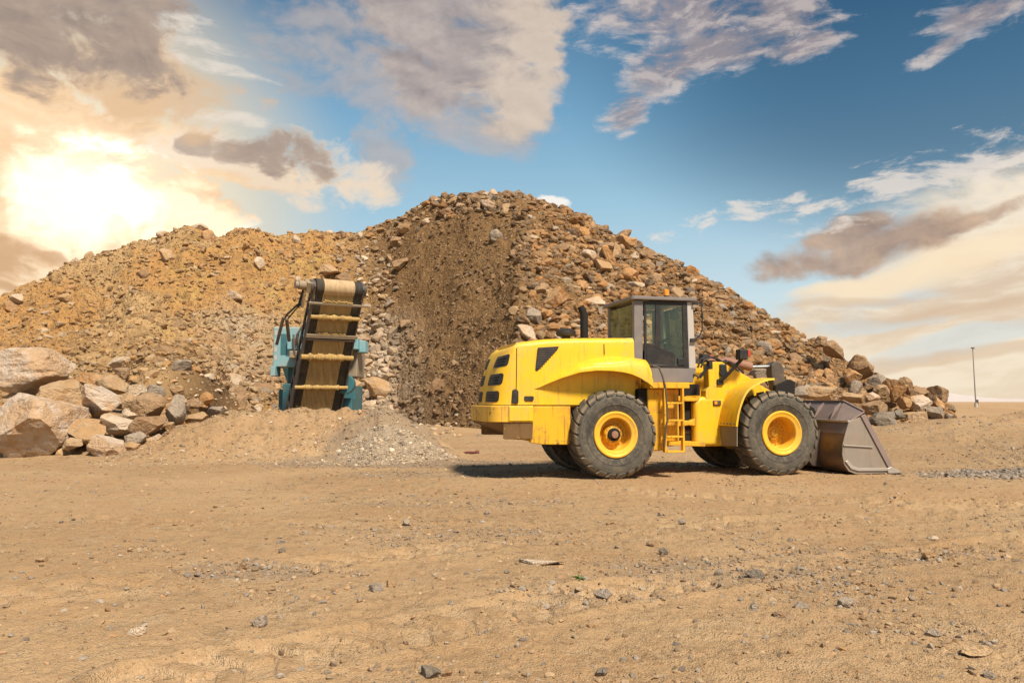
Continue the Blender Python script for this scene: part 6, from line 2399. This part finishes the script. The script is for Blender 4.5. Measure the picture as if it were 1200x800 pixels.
# lower body filling the gap under the engine box, with pipes and a ladder-like vent
mb = wbox(MB(), at(337, 440, 25.8)[0], at(374, 440, 25.8)[0], 25.8, 27.0, 0.7, at(340, 416, 25.8)[2])
lowb = mb.build('lower_body', M_TEAL, crusher, bevel=0.03)
mb = MB()
for k in range(5):
    z = 1.15 + 0.22 * k
    wbox(mb, at(340, 440, 25.8)[0], at(350, 440, 25.8)[0], 25.77, 25.81, z, z + 0.10)
mb.build('vent_slats', M_VOID, lowb)
mb = MB()
for k, (pa, pb) in enumerate((((344, 392), (352, 434)), ((349, 390), (358, 430)), ((356, 380), (346, 404)))):
    mb.tube([bl(*pa, 25.2), bl((pa[0] + pb[0]) / 2 - 3, (pa[1] + pb[1]) / 2, 25.1), bl(*pb, 25.2)], 0.035, 8)
mb.build('hydraulic_pipes', M_STEELD, crusher)
# right-hand side: small blue boxes and a round guard
mb = wbox(MB(), at(418, 420, 25.6)[0], at(428, 420, 25.6)[0], 25.6, 26.2, at(420, 413, 25.6)[2], at(420, 399, 25.6)[2])
mb.build('side_box', M_BLUE, crusher, bevel=0.03)
c = bl(404, 450, 25.0)
mb = MB().tube([c + Vector((0.0, 0.25, 0)), c + Vector((0.0, -0.05, 0))], 0.30, 20)
mb.build('belt_guard', M_TEAL, crusher, bevel=0.02)
mb = MB()
wbox(mb, at(405, 420, 25.7)[0], at(419, 420, 25.7)[0], 25.7, 27.0, at(410, 442, 25.7)[2], at(410, 408, 25.7)[2])
mb.build('jaw_housing', M_FRAME, crusher, bevel=0.05)
# hopper at the back
mb = MB()
x0, x1 = at(338, 400, 29)[0] - OFF.x, at(404, 400, 29)[0] - OFF.x
y0, y1 = 28.0 - OFF.y, 31.0 - OFF.y
k = -0.62
v = [(x0 + 0.3, y0 + 0.5, 1.8), (x1 - 0.3, y0 + 0.5, 1.8), (x1 - 0.3 + k, y1 - 0.5, 1.8), (x0 + 0.3 + k, y1 - 0.5, 1.8), (x0, y0, 2.9), (x1, y0, 2.9), (x1 + k, y1, 2.9), (x0 + k, y1, 2.9)]
mb.add(v, [(3, 2, 1, 0), (0, 1, 5, 4), (1, 2, 6, 5), (2, 3, 7, 6), (3, 0, 4, 7), (4, 5, 6, 7)])
mb.build('feed_hopper', M_TEAL, crusher, bevel=0.02)
# tracks
for px in (342, 390):
    xx = at(px, 450, 28)[0] - OFF.x
    mb = MB()
    pr = [(27.0 - OFF.y + 0.42 + 0.42 * math.cos(a), 0.42 + 0.42 * math.sin(a)) for a in np.linspace(math.pi / 2, 3 * math.pi / 2, 12)]
    pr += [(30.2 - OFF.y + 0.42 * math.cos(a), 0.42 + 0.42 * math.sin(a)) for a in np.linspace(-math.pi / 2, math.pi / 2, 12)]
    mb.front(pr, xx - 0.22, xx + 0.22)
    mb.v = [(x - 0.26 * (y - (27.0 - OFF.y)), y, z) for x, y, z in mb.v]
    mb.build('crawler_track', M_STEELD, crusher, bevel=0.02)

# ------------------------------------------------------------------ lamp post far right
def lamp_post():
    p0 = at(1143.5, 468, 86)
    x, y = p0[0], p0[1]
    z0 = float(ground_z([x], [y])[0]) - 0.05
    top = at(1139, 408, 86)[2]
    e = empty('lamp_post', (x, y, z0))
    tag(e, 'slim grey lamp post standing alone on the right skyline', 'lamp post')
    m = mat_paint('grey_post_paint', (0.22, 0.20, 0.185), dirt_amt=0.3, rough=0.6)
    h = top - z0
    MB().tube([(0, 0, 0), (-0.06, 0, h * 0.5), (-0.10, 0, h)], [0.075, 0.055, 0.04], 12).build('pole', m, e)
    MB().tube([(0.0, 0, 0), (0.0, 0, 0.5)], 0.17, 12).build('pole_base', M_LGREY, e)
    MB().box(0.04, 0.22, -0.12, 0.12, 0.35, 0.85).build('junction_box', M_STEELD, e, bevel=0.02)
    MB().tube([(-0.10, 0, h - 0.1), (-0.02, 0.0, h + 0.02), (0.12, 0.0, h - 0.02)], 0.04, 8).build('lamp_arm', m, e)
    mb = MB().prism([(-0.26, h), (-0.04, h - 0.06), (0.02, h + 0.02), (-0.02, h + 0.10), (-0.24, h + 0.09)], -0.16, 0.12)
    mb.build('lamp_head', M_STEELD, e, bevel=0.02)


lamp_post()

# ------------------------------------------------------------------ scrap and weed
def red_scrap():
    r = ray(551, 534)
    d = r[1] * (-CAM_H / r[2])
    x, y = r[0] / r[1] * d, d
    z = float(ground_z([x], [y])[0])
    e = empty('plastic_scrap', (x, y, z), 0.2)
    tag(e, 'dark red scrap of plastic pipe lying beside the grey gravel heap', 'scrap')
    m = mat_paint('dark_red_plastic', (0.11, 0.014, 0.016), dirt_amt=0.35, rough=0.5)
    mb = MB().tube([(-0.24, 0, 0.03), (-0.08, 0.02, 0.05), (0.06, 0.0, 0.045), (0.17, -0.01, 0.04)], [0.018, 0.028, 0.034, 0.036], 10)
    mb.build('pipe', m, e)
    MB().lathe([(0.04, -0.05), (0.055, -0.04), (0.055, 0.03), (0.03, 0.05), (0.0, 0.05)], 16, 'x', (0.20, -0.01, 0.05)).build('pipe_collar', m, e)


red_scrap()


def weed():
    r = ray(680, 688)
    d = r[1] * (-CAM_H / r[2])
    x, y = r[0] / r[1] * d, d
    z = float(ground_z([x], [y])[0])
    e = empty('weed', (x, y, z))
    tag(e, 'tiny green weed growing through the dirt beside a tan stone', 'weed')
    m, nt, b = new_mat('weed_leaf')
    n = vnoise(coords('Object'), 60, 3)
    V.nt.links.new(cmix(n, (0.05, 0.12, 0.02), (0.14, 0.22, 0.05)), b.inputs['Base Color'])
    b.inputs['Roughness'].default_value = 0.6
    rg = random.Random(9)
    mb, st = MB(), MB()
    for k in range(16):
        a = rg.uniform(0, 6.28)
        l = rg.uniform(0.04, 0.085)
        up = rg.uniform(0.25, 0.9)
        p0 = Vector((rg.uniform(-0.03, 0.03), rg.uniform(-0.02, 0.02), 0))
        dr_ = Vector((math.cos(a), math.sin(a), up)).normalized()
        sd = Vector((-math.sin(a), math.cos(a), 0))
        p1, p2 = p0 + dr_ * l * 0.55, p0 + dr_ * l + Vector((0, 0, -0.25 * l))
        w = rg.uniform(0.006, 0.012)
        u = Vector((0, 0, 0.002))
        v = [p0 - sd * 0.002, p0 + sd * 0.002, p1 + sd * w, p2, p1 - sd * w]
        v = v + [q + u for q in v]
        mb.add(v, [(0, 1, 2, 3, 4), (9, 8, 7, 6, 5)] + [(i, (i + 1) % 5, (i + 1) % 5 + 5, i + 5) for i in range(5)])
    for k in range(4):
        st.tube([(0, 0, -0.01), (rg.uniform(-0.02, 0.02), rg.uniform(-0.02, 0.02), 0.04)], 0.0025, 5)
    mb.build('leaves', m, e, smooth=False)
    st.build('stem', m, e)


weed()
